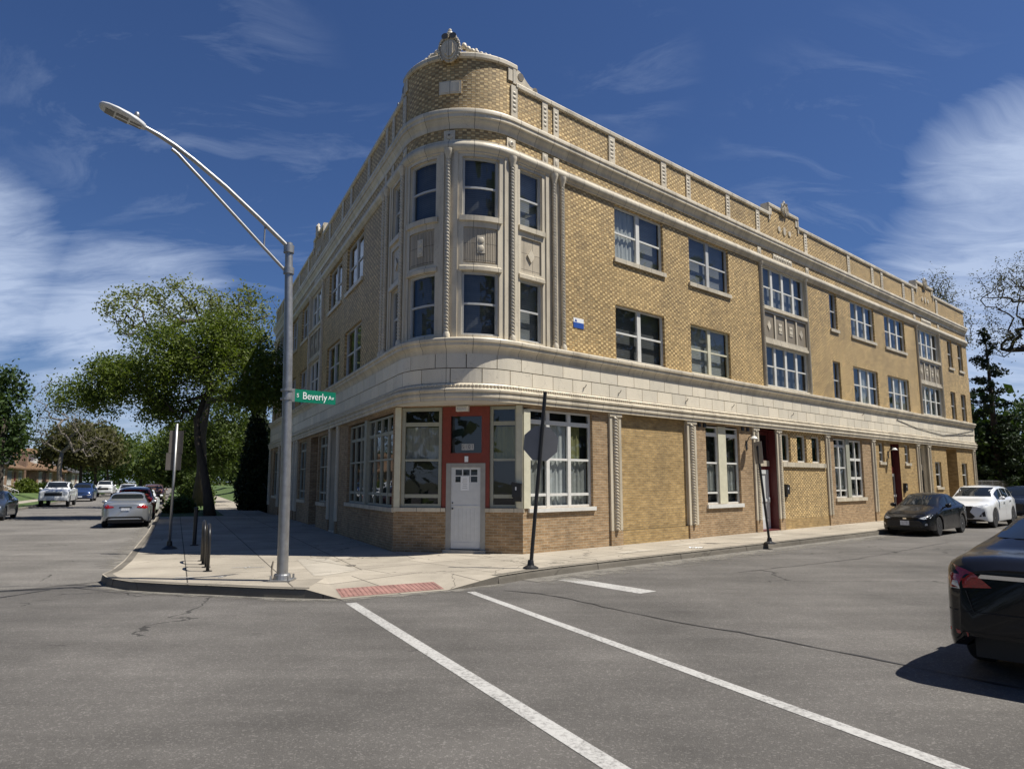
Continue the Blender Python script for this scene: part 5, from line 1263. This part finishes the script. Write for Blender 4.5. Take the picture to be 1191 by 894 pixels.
def decal(bvh, poly, axis, sgn, off, name, mat, parent, maxe=.10):
    bm = bmesh.new(); pl = []
    for (a, b), (c, e) in zip(poly, poly[1:]+poly[:1]):
        k = max(1, int(math.hypot(c-a, e-b)/maxe)); pl += [(a+(c-a)*i/k, b+(e-b)*i/k) for i in range(k)]
    vs = [bm.verts.new((a, b, 0)) for a, b in pl]; bm.faces.new(vs); bmesh.ops.triangulate(bm, faces=bm.faces)
    for _ in range(3):
        es = [e for e in bm.edges if e.calc_length() > maxe*1.6]
        if not es: break
        bmesh.ops.subdivide_edges(bm, edges=es, cuts=1); bmesh.ops.triangulate(bm, faces=[f for f in bm.faces if len(f.verts) > 3])
    dead = []
    for v in bm.verts:
        a, b = v.co.x, v.co.y
        o, dr = (Vector((6*sgn, a, b)), Vector((-sgn, 0, 0))) if axis == 'x' else (Vector((a, 6*sgn, b)), Vector((0, -sgn, 0)))
        hit = bvh.ray_cast(o, dr)
        if hit[0] is None: dead.append(v); continue
        n = hit[1] if hit[1].dot(dr) < 0 else -hit[1]
        v.co = hit[0] + n*off
    bmesh.ops.delete(bm, geom=dead, context='VERTS')
    ref = Vector((sgn, 0, 0)) if axis == 'x' else Vector((0, sgn, 0))
    for f in bm.faces:
        f.normal_update()
        if f.normal.dot(ref) < 0: f.normal_flip()
        f.smooth = True
    me = bpy.data.meshes.new(name); bm.to_mesh(me); bm.free(); me.materials.append(mat)
    return link(name, me, parent)
_wheel = {}
def wheel(parent, P, x, y, sg, spokes=10, dark=False):
    key = (P['r'], spokes, dark)
    if key not in _wheel:
        r = P['r']; t = MB(); t.lathe([(r*.64, -.10), (r*.93, -.105), (r*.985, -.08), (r, -.05), (r, .05), (r*.985, .08), (r*.93, .105), (r*.64, .10)], (0, 0, 0), 'y', 30)
        rm = MB(); rm.lathe([(r*.66, .085), (r*.68, .10), (r*.62, .10), (r*.59, .06), (r*.57, -.06)], (0, 0, 0), 'y', 30)
        for k in range(spokes):
            a = 2*PI*k/spokes; ca, sa = math.cos(a), math.sin(a); w0, w1 = .022, .030
            q = lambda rr, tt, yy: (ca*rr-sa*tt, yy, sa*rr+ca*tt)
            rm.face([q(.05, -w0, .085), q(.05, w0, .085), q(r*.62, w1, .092), q(r*.62, -w1, .092)])
            rm.face([q(.05, w0, .085), q(.05, w0, .04), q(r*.62, w1, .04), q(r*.62, w1, .092)]); rm.face([q(.05, -w0, .04), q(.05, -w0, .085), q(r*.62, -w1, .092), q(r*.62, -w1, .04)])
        rm.lathe([(.065, .04), (.065, .095), (.03, .10)], (0, 0, 0), 'y', 14)
        br = MB(); br.lathe([(.0, .0), (r*.56, .0), (r*.56, -.03), (0, -.03)], (0, 0, 0), 'y', 20)
        o1 = t.build('wheel', M['tyre'], smooth=True, auto=.6); o2 = rm.build('rim', M['plastic' if dark else 'rim']); o3 = br.build('brake_disc', M['plastic'])
        _wheel[key] = (o1.data, o2.data, o3.data)
        for o in (o1, o2, o3): bpy.data.objects.remove(o)
    d1, d2, d3 = _wheel[key]
    o = link('wheel', d1, parent); o.location = (x, y, P['r']+.002); o.rotation_euler = (0, rnd.random()*6, 0 if sg > 0 else PI)
    link('rim', d2, o); link('brake_disc', d3, o)
def car(label, cat, P, paint, loc, rz, scale=1.0, name='parked_car', front=(), rear=(), side=(), group=None, spokes=10, detail=True, zsc=1.0, mirror_mat=None):
    P = dict(P); P['cab'] = True
    t = thing(name, label, cat, loc, rz, group); t.scale = (scale, scale, scale*zsc)
    body = car_body(P, 'body', paint, t); L = P['L']
    me = body.data; bvh = BVHTree.FromPolygons([v.co.copy() for v in me.vertices], [tuple(p.vertices) for p in me.polygons])
    ub = MB(); wh = P['W']/2-.26
    ub.box(-L/2+.22, L/2-.22, -wh, wh, interp(P['low'], 1)+.0, P['belt'][3][1]-.1); ub.build('underbody', M['plastic'], t)
    X = lambda f: L/2-f
    tp = lambda f: smooth_interp(P['top'], f); bl = lambda f: smooth_interp(P['belt'], f)
    # glass: front, rear, and two lights each side
    cow = P['cow']; rf = P['roof']; rr_ = P['rroof']; dk = P['deck']
    wr = P['wr']; wb = interp(P['plan'], cow)-.15
    decal(bvh, [(-wb, tp(cow)+.035), (wb, tp(cow)+.035), (wr-.02, tp(rf)-.035), (-wr+.02, tp(rf)-.035)], 'x', 1, .006, 'windshield', M['carglass'], t)
    wb2 = interp(P['plan'], dk)-.19
    decal(bvh, [(-wb2, tp(dk)+.05), (wb2, tp(dk)+.05), (wr-.06, tp(rr_)-.04), (-wr+.06, tp(rr_)-.04)], 'x', -1, .006, 'rear_window', M['carglass'], t)
    zs = lambda f: bl(f)+(tp(f)-bl(f))*.80
    for sg in (1, -1):
        for (f0, f1) in P['side']:
            n = 6; lowr = [(X(f0+(f1-f0)*i/n), bl(f0+(f1-f0)*i/n)+.035) for i in range(n+1)]; upr = [(X(f0+(f1-f0)*i/n), max(bl(f0+(f1-f0)*i/n)+.05, zs(f0+(f1-f0)*i/n)-.02)) for i in range(n, -1, -1)]
            decal(bvh, lowr+upr, 'y', sg, .005, 'side_window', M['carglass'], t)
        for fd in P['doors']:
            decal(bvh, [(X(fd)-.005, interp(P['low'], fd)+.12), (X(fd)+.005, interp(P['low'], fd)+.12), (X(fd)+.005, bl(fd)), (X(fd)-.005, bl(fd))], 'y', sg, .002, 'door_seam', M['plastic'], t)
        for fd in P['handles']:
            hh = MB(); zz = bl(fd)-.10; y = sg*(interp(P['plan'], fd)-.01); hh.box(X(fd)-.09, X(fd)+.09, min(y, y+sg*.035), max(y, y+sg*.035), zz-.014, zz+.014); hh.build('door_handle', paint, t)
        mr = MB(); xm = X(cow+.42); ym = sg*(interp(P['plan'], cow)+.09); zm = bl(cow+.4)+.09
        mr.ball((xm, ym, zm), .085, .115, .075, 12, 8); mr.tube([(xm+.01, ym-sg*.09, zm-.04), (xm+.03, ym-sg*.19, zm-.08)], .025, 6); mr.build('mirror', mirror_mat or paint, t, smooth=True)
        for f in (P['axf'], P['axr']): wheel(t, P, X(f), sg*(P['W']/2-.125), sg, spokes)
    for lst, sgn in ((front, 1), (rear, -1)):
        for nm, mt, poly, mir in lst:
            decal(bvh, poly, 'x', sgn, .007 if mt != 'plate' else .02, nm, M[mt] if isinstance(mt, str) else mt, t, .07)
            if mir: decal(bvh, [(-a, b) for a, b in poly[::-1]], 'x', sgn, .007, nm, M[mt] if isinstance(mt, str) else mt, t, .07)
    for nm, mt, poly in side:
        for sg in (1, -1): decal(bvh, poly, 'y', sg, .006, nm, M[mt] if isinstance(mt, str) else mt, t, .08)
    return t
SED.update(cow=1.30, roof=2.22, rroof=3.22, deck=3.98, side=[(1.75, 2.45), (2.53, 3.42)], doors=[1.36, 2.50, 3.40], handles=[2.36, 3.30])
SUV.update(cow=1.34, roof=2.22, rroof=4.02, deck=4.50, side=[(1.72, 2.55), (2.62, 3.45), (3.52, 4.1)], doors=[1.36, 2.58, 3.50], handles=[2.44, 3.38])
TRK.update(cow=1.46, roof=2.24, rroof=3.50, deck=3.72, side=[(1.85, 2.62), (2.70, 3.45)], doors=[1.5, 2.66, 3.55], handles=[2.5, 3.4])
HD_R = math.atan2(Rd.y, Rd.x); HD_L = math.atan2(Ld.y, Ld.x)
PAINT = {k: paintmat(k + ' car paint', c, r_, m_) for k, c, r_, m_ in [('black', (0.006, 0.006, 0.007), .25, 0), ('white', (0.72, 0.73, 0.73), .3, 0), ('navy', (0.010, 0.013, 0.022), .25, .2), ('silver', (0.42, 0.43, 0.44), .34, .7),
    ('red', (0.16, 0.006, 0.010), .28, .2), ('slate', (0.06, 0.068, 0.08), .3, .5), ('blue', (0.03, 0.06, 0.16), .3, .4), ('bronze', (0.20, 0.10, 0.06), .3, .4)]}
def at(fn, a, off, zz=.006): p = fn(a, off); return (p.x, p.y, zz)
# right street: three parked along the kerb facing the corner, one black sedan driving away in front
corolla_front = [('grille', 'plastic', [(-.56, .25), (.56, .25), (.66, .36), (.50, .52), (-.50, .52), (-.66, .36)], False), ('headlight', 'headlight', [(.48, .60), (.66, .645), (.82, .70), (.80, .60), (.62, .56)], True),
    ('fog_lamp', 'headlight', [(.66, .36), (.74, .37), (.73, .44), (.67, .42)], True), ('badge', 'chrome', [(-.06, .56), (.06, .56), (.06, .605), (-.06, .605)], False), ('license_plate', 'plate', [(-.155, .36), (.155, .36), (.155, .51), (-.155, .51)], False)]
sed_rear = [('taillight', 'taillight', [(.42, .80), (.80, .78), (.80, .90), (.62, .93), (.42, .88)], True), ('license_plate', 'plate', [(-.155, .70), (.155, .70), (.155, .85), (-.155, .85)], False), ('rear_bumper_insert', 'plastic', [(-.6, .36), (.6, .36), (.52, .46), (-.52, .46)], False)]
car('black compact sedan parked at the kerb facing the corner', 'car', SED, PAINT['black'], at(PR, 19.85, 3.3), HD_R+PI, .93, zsc=1.1, front=corolla_front, rear=sed_rear, group='cars parked along the right hand street')
lexus_front = [('grille', 'plastic', [(-.34, .36), (.34, .36), (.44, .44), (.26, .62), (.40, .84), (-.40, .84), (-.26, .62), (-.44, .44)], False), ('headlight', 'headlight', [(.46, .83), (.62, .86), (.87, .96), (.86, .88), (.64, .78)], True),
    ('side_vent', 'plastic', [(.58, .44), (.80, .46), (.78, .66), (.70, .60)], True), ('lower_bumper', 'plastic', [(-.7, .27), (.7, .27), (.7, .34), (-.7, .34)], False), ('badge', 'chrome', [(-.07, .70), (.07, .70), (.07, .80), (-.07, .80)], False)]
suv_rear = [('taillight', 'taillight', [(.52, .92), (.86, .90), (.84, 1.05), (.56, 1.03)], True), ('license_plate', 'plate', [(-.155, .76), (.155, .76), (.155, .9), (-.155, .9)], False), ('rear_bumper_insert', 'plastic', [(-.7, .42), (.7, .42), (.62, .58), (-.62, .58)], False)]
car('white sport utility car with dark hourglass grille parked behind the black sedan', 'car', SUV, PAINT['white'], at(PR, 26.6, 3.25), HD_R+PI, .98, zsc=1.05, front=lexus_front, rear=suv_rear, group='cars parked along the right hand street')
car('dark navy sport utility car parked last at the right edge', 'car', SUV, PAINT['navy'], at(PR, 33.6, 3.3), HD_R+PI, 1.0, front=[('grille', 'plastic', [(-.5, .5), (.5, .5), (.55, .8), (-.55, .8)], False), ('headlight', 'headlight', [(.55, .80), (.85, .90), (.84, .80), (.6, .70)], True), ('license_plate', 'plate', [(-.155, .45), (.155, .45), (.155, .58), (-.155, .58)], False)], rear=suv_rear, group='cars parked along the right hand street')
FG = dict(SED); FG.update(L=5.0, W=1.86, r=.345, axr=3.95, rroof=3.35, deck=4.25, side=[(1.75, 2.5), (2.58, 3.6)],
    top=[(0, .62), (.06, .70), (.5, .86), (1.0, .96), (1.28, 1.0), (1.95, 1.33), (2.25, 1.43), (2.8, 1.475), (3.3, 1.44), (3.75, 1.32), (4.38, 1.13), (4.8, 1.105), (4.93, 1.07), (5.0, .97)],
    belt=[(0, .58), (.06, .65), (.5, .80), (1.0, .88), (1.3, .93), (2.5, .98), (3.8, 1.04), (4.3, 1.06), (4.8, 1.045), (4.93, 1.0), (5.0, .90)],
    low=[(0, .27), (.25, .20), (1, .19), (3.9, .2), (4.6, .24), (4.9, .30), (5.0, .40)],
    plan=[(0, .62), (.03, .72), (.12, .82), (.35, .89), (.8, .925), (4.2, .925), (4.6, .905), (4.8, .87), (4.93, .81), (5.0, .70)])
fg_rear = [('taillight', 'taillight', [(.44, .84), (.93, .80), (.93, 1.00), (.80, 1.015), (.58, .96)], True), ('reversing_lamp', 'headlight', [(.70, .81), (.80, .805), (.77, .875), (.72, .875)], True), ('trim_strip', 'chrome', [(-.55, .915), (.55, .915), (.52, .95), (-.52, .95)], False),
    ('license_plate', 'plate', [(-.155, .68), (.155, .68), (.155, .83), (-.155, .83)], False), ('rear_bumper_insert', 'plastic', [(-.78, .36), (.78, .36), (.70, .44), (-.70, .44)], False), ('boot_seam', 'plastic', [(.60, .62), (.606, .62), (.66, .80), (.65, .80)], True), ('bumper_seam', 'dark', [(-.9, .612), (.9, .612), (.9, .62), (-.9, .62)], False), ('reflector', 'taillight', [(.66, .40), (.84, .42), (.84, .45), (.66, .43)], True)]
FGP = (4.14, 7.05)
fgc = Vector(FGP) + Rd*2.5*1.0 + nR*.86
car('glossy black sedan seen from behind, cut off by the right edge', 'car', FG, PAINT['black'], (fgc.x, fgc.y, .006), HD_R, 1.0, zsc=1.04, rear=fg_rear, name='passing_car')
# left street
car('silver sedan seen from behind, nearest parked on the left street', 'car', SED, PAINT['silver'], at(PL, 20.6, 6.72), HD_L, .99, group='cars parked on the near kerb of the left street',
    rear=[('taillight', 'taillight', [(.40, .82), (.80, .76), (.80, .88), (.66, .93), (.44, .87)], True), ('license_plate', 'plate', [(-.155, .70), (.155, .70), (.155, .80), (-.155, .80)], False), ('plate_recess', 'plastic', [(-.24, .80), (.24, .80), (.22, .85), (-.22, .85)], False), ('rear_bumper_insert', 'plastic', [(-.7, .34), (.7, .34), (.6, .46), (-.6, .46)], False)])
car('dark red sport utility car parked directly ahead of the silver sedan', 'car', SUV, PAINT['red'], at(PL, 27.4, 6.75), HD_L, .97, rear=suv_rear, group='cars parked on the near kerb of the left street')
car('white hatchback parked ahead of the dark red car', 'car', SED, PAINT['white'], at(PL, 34.4, 6.7), HD_L, 1.0, rear=sed_rear, group='cars parked on the near kerb of the left street')
car('bronze sport utility car parked farthest up the near kerb', 'car', SUV, PAINT['bronze'], at(PL, 58, 6.7), HD_L, 1.0, rear=suv_rear, group='cars parked on the near kerb of the left street')
car('white car driving towards the corner far up the left street', 'car', SUV, PAINT['white'], at(PL, 66, 9.2), HD_L+PI, 1.0, front=lexus_front, name='passing_car')
gen_front = [('grille', 'plastic', [(-.5, .32), (.5, .32), (.55, .5), (-.55, .5)], False), ('headlight', 'headlight', [(.48, .58), (.80, .68), (.80, .58), (.6, .54)], True), ('license_plate', 'plate', [(-.155, .38), (.155, .38), (.155, .5), (-.155, .5)], False)]
car('slate grey sedan cut by the left edge on the far kerb', 'car', SED, PAINT['slate'], at(PL, 28.6, 13.2), HD_L+PI, 1.0, front=gen_front, rear=sed_rear, group='cars parked on the far kerb of the left street')
trk_front = [('grille', 'plastic', [(-.56, .80), (.56, .80), (.56, 1.04), (-.56, 1.04)], False), ('headlight', 'headlight', [(.60, .84), (.90, .84), (.90, 1.02), (.60, 1.02)], True), ('front_bumper', 'rim', [(-.9, .50), (.9, .50), (.9, .66), (-.9, .66)], False), ('license_plate', 'plate', [(-.155, .52), (.155, .52), (.155, .64), (-.155, .64)], False)]
car('white pickup truck with black grille facing the corner on the far kerb', 'pickup truck', TRK, PAINT['white'], at(PL, 50.6, 13.1), HD_L+PI, 1.0, name='pickup_truck', front=trk_front, group='cars parked on the far kerb of the left street')
car('blue sport utility car parked beyond the white pickup', 'car', SUV, PAINT['blue'], at(PL, 65.5, 12.95), HD_L+PI, 1.05, front=gen_front, group='cars parked on the far kerb of the left street')
car('second white pickup truck farther along the far kerb behind the blue car', 'pickup truck', TRK, PAINT['white'], at(PL, 90, 13.05), HD_L+PI, 1.05, name='pickup_truck', front=trk_front, group='cars parked on the far kerb of the left street')

# ------------------------------------------------------------------ street furniture
LP = Vector((-3.99, 12.67, SWZ))
lamp = thing('street_lamp', 'tall galvanised street lamp with long braced arm on the corner pavement', 'street lamp', LP)
p = MB(); p.tube([(0, 0, .02), (-.02, 0, 2.0), (-.07, 0, 4.2), (-.14, 0, 6.07)], [.097, .089, .078, .067], 20); p.build('pole', M['galv'], lamp, smooth=True, auto=.7)
p = MB(); p.box(-.19, .19, -.19, .19, 0, .03); p.lathe([(.15, .03), (.14, .10), (.13, .12)], (0, 0, 0), 'z', 18)
for q in (-1, 1):
    for r_ in (-1, 1): p.tube([(q*.15, r_*.15, .02), (q*.15, r_*.15, .10)], .018, 6)
p.build('base_flange', M['galv'], lamp)
p = MB(); p.lathe([(.094, -.07), (.094, .07)], (-.135, 0, 5.95), 'z', 18); p.build('clamp', M['galv'], lamp, auto=.6, smooth=True); p = MB(); p.lathe([(.096, -.06), (.096, .06)], (-.12, 0, 5.54), 'z', 18); p.build('clamp', M['galv'], lamp, auto=.6, smooth=True)
AD = Vector((-.80, -.60, 0)).normalized()
def ap(x, zz): q = AD*x; return (q.x-.13, q.y, zz)
p = MB(); top = [ap(.03, 6.0), ap(.59, 6.43), ap(1.18, 6.86), ap(1.72, 7.2), ap(2.03, 7.37), ap(2.28, 7.48), ap(2.5, 7.555), ap(2.62, 7.59)]; p.tube(top, [.040]*6+[.034, .032], 12)
bot = [ap(.06, 5.54), ap(.56, 5.98), ap(1.03, 6.40), ap(1.49, 6.81), ap(1.86, 7.13), ap(1.98, 7.24), ap(2.08, 7.30)]; p.tube(bot, .028, 10); p.tube([ap(.46, 6.31), ap(.46, 5.90)], .016, 8); p.build('arm', M['galv'], lamp, smooth=True, auto=.8)
hz_ = MB(); side_v = Vector((-AD.y, AD.x, 0)); up_v = Vector((0, 0, 1)); slope = .22
def hp(x, y, zz): q = Vector(ap(2.50+x*.86, 7.56+slope*x)) + side_v*y + up_v*zz; return (q.x, q.y, q.z)
R_ = []
for x, hw, ht, hb in [(0, .05, .05, .05), (.05, .075, .07, .06), (.15, .12, .085, .055), (.3, .17, .085, .055), (.5, .195, .075, .055), (.66, .18, .06, .05), (.76, .13, .045, .04), (.80, .06, .02, .01)]:
    R_.append([hp(x, hw*math.cos(a), (ht if math.sin(a) > 0 else hb)*math.sin(a)) for a in [2*PI*k/20 for k in range(20)]])
hz_.rings(R_); hd = hz_.build('lamp_head', simple('lamp head grey', (.55, .56, .56), .45), lamp, smooth=True)
le = MB()
for x0, x1, wd in ((.08, .28, .085), (.31, .52, .13), (.55, .70, .115)): le.face([hp(x0, -wd*.8, -.054), hp(x1, -wd*.8, -.054), hp(x1, wd*.8, -.054), hp(x0, wd*.8, -.054)])
le.build('lens', simple('dull lamp lens', (.10, .095, .085), .25), hd)
fn = MB()
for k in range(6): fn.box(0, 0, 0, 0, 0, 0) if False else fn.face([hp(.22+.05*k, -.09, .10), hp(.22+.05*k, .09, .10), hp(.22+.05*k, .10, .06), hp(.22+.05*k, -.10, .06)])
fn.build('cooling_fin', M['galv'], hd); pc = MB(); c_ = hp(.16, 0, .10); pc.lathe([(.038, -.03), (.038, .06), (.025, .085)], c_, 'z', 12); pc.build('photocell', M['galv'], hd, smooth=True)
p = MB(); p.tube([(-.14, -.10, .02), (-.15, -.12, .18), (-.13, -.11, .34), (-.16, -.09, .25), (-.135, -.12, .05)], .014, 6); p.build('cable_loop', M['wood'], lamp)
# street name sign on the lamp
ns = thing('street_name_sign', 'green S Beverly Av street name sign fixed to the lamp pole', 'sign', (LP.x-.06, LP.y, 3.40), HD_R)
p = MB(); p.box(.14, .97, -.006, .006, -.115, .115); p.build('sign_plate', M['signgreen'], ns)
p = MB(); p.box(.08, .15, -.015, .015, -.12, .12); p.lathe([(.105, -.10), (.105, -.06)], (0, 0, 0), 'z', 16); p.lathe([(.105, .06), (.105, .10)], (0, 0, 0), 'z', 16); p.build('bracket', M['galv'], ns)
def put_text(txt, size, parent, loc, rot, mat, name='lettering', sc=(1, 1, 1)):
    me = text_mesh(txt, size); me.materials.append(mat); o = link(name, me, parent); o.location = loc; o.rotation_euler = rot; o.scale = sc; return o
put_text('Beverly', .185, ns, (.545, -.009, 0.0), (PI/2, 0, 0), M['signwhite'], sc=(.88, 1, 1)); put_text('S', .10, ns, (.21, -.009, .0), (PI/2, 0, 0), M['signwhite']); put_text('Av', .105, ns, (.875, -.009, .0), (PI/2, 0, 0), M['signwhite'])
# leaning stop sign (its back towards us)
def lean_post(t, top, h_r=(.03, .03), flange=True):
    p = MB(); p.box(-.024, .024, -.024, .024, 0, .01); p.tube([(0, 0, .02), tuple(Vector(top)*.5), top], h_r[0], 8); p.build('post', M['black'], t)
    p = MB(); p.lathe([(.16, 0), (.15, .03), (.07, .07), (.055, .16), (.05, .17)], (0, 0, 0), 'z', 16); p.build('base', M['black'], t, smooth=True, auto=.6)
stp = thing('stop_sign', 'back of an octagonal stop sign on a leaning black post', 'sign', (.37, 14.40, SWZ))
lean_post(stp, (.31, 0.02, 3.52), (.038,))
p = MB(); oc = [(.375*math.cos(PI/8+PI*k/4), .375*math.sin(PI/8+PI*k/4)) for k in range(8)]
p.prism(oc, .0, .004); pl = p.build('sign_plate', M['signback'], stp); pl.location = (.215, .05, 2.47); pl.rotation_euler = (0, math.radians(5), math.radians(3))
p = MB(); p.prism([(a*.985, b*.985) for a, b in oc], .0045, .0065); fc = p.build('sign_face', simple('stop red', (.35, .01, .015), .4), pl)
sg2 = thing('parking_sign', 'thin sign seen edge on atop a second leaning black post', 'sign', (7.14, 20.10, SWZ))
lean_post(sg2, (-.22, 0, 2.70), (.036,))
p = MB(); p.box(-.15, .15, .03, .034, -.5, .12); pl = p.build('sign_plate', M['signback'], sg2); pl.location = (-.235, -.03, 2.70); pl.rotation_euler = (0, math.radians(-4), math.radians(-88+5)+.35)
# tall grey sign post with back-to-back boards on the left pavement
bs = thing('sign_post', 'galvanised post with pairs of dull rectangular sign backs on left pavement', 'sign', (-8.77, 18.57, SWZ), 0)
p = MB(); p.tube([(0, 0, 0), (.0, 0, 3.2)], .034, 10); p.build('post', M['galv'], bs, smooth=True)
p = MB(); p.lathe([(.20, 0), (.17, .03), (.07, .08), (.06, .20)], (0, 0, 0), 'z', 16); p.build('base', M['black'], bs, smooth=True, auto=.6)
for (zc, hh), (w0, w1) in (((2.72, .60), (-.12, .17)), ((2.22, .44), (-.17, .15))):
    for q, ang in ((-1, .12), (1, -.10)):
        p = MB(); p.box(w0-.06 if q < 0 else .0, .0 if q < 0 else w1, -.004, .004, -hh/2, hh/2); o = p.build('sign_board', M['signback_brown'], bs); o.location = (0.0, .04, zc); o.rotation_euler = (0, 0, -.30*q+.25)
bo_ = thing('bollard', 'slim black post standing in the building shadow', 'bollard', (-8.57, 19.56, SWZ)); p = MB(); p.tube([(0, 0, 0), (0, 0, .98)], [.05, .05], 12); p.lathe([(.055, .96), (.05, 1.01), (.02, 1.03)], (0, 0, 0), 'z', 12); p.build('post', M['black'], bo_, smooth=True, auto=.6); p = MB(); p.lathe([(.11, 0), (.11, .02), (.06, .03)], (0, 0, 0), 'z', 14); p.build('base', M['black'], bo_)
def rack(label, a, o):
    t = thing('bike_rack', label, 'bike rack', PL(a, o, SWZ), HD_L, 'bike racks on the corner pavement')
    p = MB(); pts = [(0, 0, 0), (0, 0, .62)] + [(.36-.36*math.cos(PI*k/10), 0, .62+.24*math.sin(PI*k/10)) for k in range(1, 10)] + [(.72, 0, .62), (.72, 0, 0)]; p.tube(pts, .032, 10); p.build('hoop', M['black'], t, smooth=True)
    for x in (0, .72):
        p = MB(); p.lathe([(.085, 0), (.085, .012), (.03, .016)], (x, 0, 0), 'z', 14); p.build('foot', M['black'], t)
rack('nearer black hoop bike rack beside the lamp post', .45, 4.28); rack('farther black hoop bike rack at edge of building shadow', 1.75, 4.32)
# things fixed to the walls
def wall_thing(name, label, cat, t_, zz, fm=perim, n=0.0, group=None):
    p0 = Vector(fm(t_, n, zz)); p1 = Vector(fm(t_+.01, n, zz)); u = (p1-p0).normalized()
    return thing(name, label, cat, p0, math.atan2(u.y, u.x), group)
def mailbox(label, *a, **k):
    t = wall_thing('mailbox', label, 'mailbox', *a, group='black wall mailboxes', **k); p = MB(); p.box(-.11, .11, -.12, 0.0, 0, .30); p.prism([(-.12, .29), (.12, .29), (.12, .33), (-.12, .36)], -.13, 0.0); p.build('box', M['black'], t); p = MB(); p.box(-.03, .0, -.123, -.12, .17, .25); p.build('label_window', M['signwhite'], t)
    p = MB(); p.box(-.1, .1, -.04, 0, -.10, -.002); p.build('paper_holder', M['black'], t)
mailbox('black mailbox on the cream post right of the white corner door', CHW-.13, 1.48, fm=chamfer, n=.026)
mailbox('black mailbox right of the maroon doorway beside the three small windows', S(15.83), 1.40, n=.0); mailbox('black mailbox right of the far maroon doorway', S(27.5), 1.42, n=.0)
def gooseneck(label, s_):
    t = wall_thing('wall_lamp', label, 'wall lamp', S(s_), 3.18, n=.0, group='white gooseneck wall lamps'); p = MB(); p.tube([(0, 0, 0), (0, -.06, .05), (0, -.10, .16), (0, -.20, .22), (0, -.29, .17)], .016, 8); p.box(-.05, .05, -.02, 0, -.25, .06); p.build('arm', M['plastic'], t)
    p = MB(); p.lathe([(.03, .10), (.06, .09), (.11, .03), (.15, 0.0), (.14, 0.0), (.10, .025)], (0, -.30, .10), 'z', 18); p.build('lamp_shade', M['white'], t, smooth=True)
gooseneck('white gooseneck wall lamp right of the tall paired window', 13.22); gooseneck('white gooseneck wall lamp left of the far maroon doorway', 25.78)
t = wall_thing('wall_sign', 'small blue and white sign on the brick beside the corner columns', 'sign', S(4.80), 6.06, n=.0); p = MB(); p.box(-.2, .2, -.014, 0, -.15, .0); p.build('lower_plate', M['signblue'], t); p = MB(); p.box(-.2, .2, -.013, 0, .0, .12); p.build('upper_plate', M['signwhite'], t); p = MB(); p.prism([(-.16, .02), (-.06, .02), (-.11, .10)], -.016, -.013); p.build('emblem', M['signblue'], t)
t = wall_thing('entrance_light', 'pale box light over the corner door under the soffit', 'wall lamp', 1.76, 3.58, fm=chamfer, n=-.02); p = MB(); p.box(-.16, .16, -.12, 0, -.01, .12); p.build('housing', M['white'], t); p = MB(); p.box(-.13, .10, -.13, -.12, .01, .08); p.build('lens', M['headlight'], t)
t = wall_thing('house_number', 'silver number plates reading 5101 on the glass above the door', 'number sign', 1.87, 2.70, fm=chamfer, n=-.072)
for k, ch in enumerate('5101'):
    p = MB(); p.box(-.155+.078*k, -.085+.078*k, -.006, 0, -.075, .075); pp = p.build('number_plate', M['alum'], t); put_text(ch, .15, pp, (-.12+.078*k, -.009, 0), (PI/2, 0, 0), M['black'], 'numeral', (.7, 1, 1))
t = wall_thing('door_notice', 'white paper notice taped on the small panes of the corner door', 'notice', 1.815, 1.84, fm=chamfer, n=-.030); p = MB(); p.box(-.11, .11, -.003, 0, -.20, .14); p.build('paper', M['signwhite'], t)
p = MB()
for k in range(6): p.box(-.07+.01*(k % 3), .06-.012*(k % 2), -.0045, -.003, -.15+.045*k, -.135+.045*k)
p.build('print', M['alum'], t)
t = wall_thing('door_bell', 'tiny pale plate on the red panel above the corner door', 'plate', 1.85, 2.40, fm=chamfer, n=-.02); p = MB(); p.box(-.045, .045, -.015, 0, -.07, .07); p.build('plate', M['signwhite'], t)
t = thing('paper_litter', 'crumpled white paper lying on the right hand pavement', 'litter', (4.75, 18.75, SWZ+.006)); p = MB()
for k in range(5): a = rnd.random()*6; p.face([(.07*k-.15, 0, .0), (.07*k-.05, .03, .035*rnd.random()+.01), (.07*k-.04, .13, .01), (.07*k-.16, .11, .03*rnd.random())])
p.build('sheet', M['signwhite'], t)
t = thing('drain_cover', 'dark round utility cover in the pavement left of the door', 'cover', (-3.3, 14.9, SWZ+.004)); p = MB(); p.lathe([(.0, 0), (.11, 0), (.11, .006), (0, .006)], (0, 0, 0), 'z', 18); p.build('lid', M['kerb'], t)
# cable slung over the terracotta band at the right end, and small hooks
cb = MB(perim); cb.tube([(S(27.0), .06, 4.75), (S(29.5), .07, 4.5), (S(33.5), .07, 4.3), (S(38.9), .07, 4.55)], .012, 5, False); cb.tube([(S(33.5), .07, 4.3), (S(36), .07, 4.5), (S(38.9), .07, 4.8)], .01, 5, False); cb.build('cable', M['black'], BLD)
for s_, zz in ((4.9, 4.3), (6.35, 4.28), (9.6, 4.3), (12.3, 4.32), (16.5, 4.3), (23.0, 4.72), (27.0, 4.75)):
    h_ = MB(perim); h_.tube([(S(s_), .04, zz), (S(s_)+.02, .10, zz+.02), (S(s_)+.05, .12, zz+.08), (S(s_)+.08, .09, zz+.10)], .011, 5); h_.build('hook', M['joint'], BLD)
SC.render.film_transparent = False
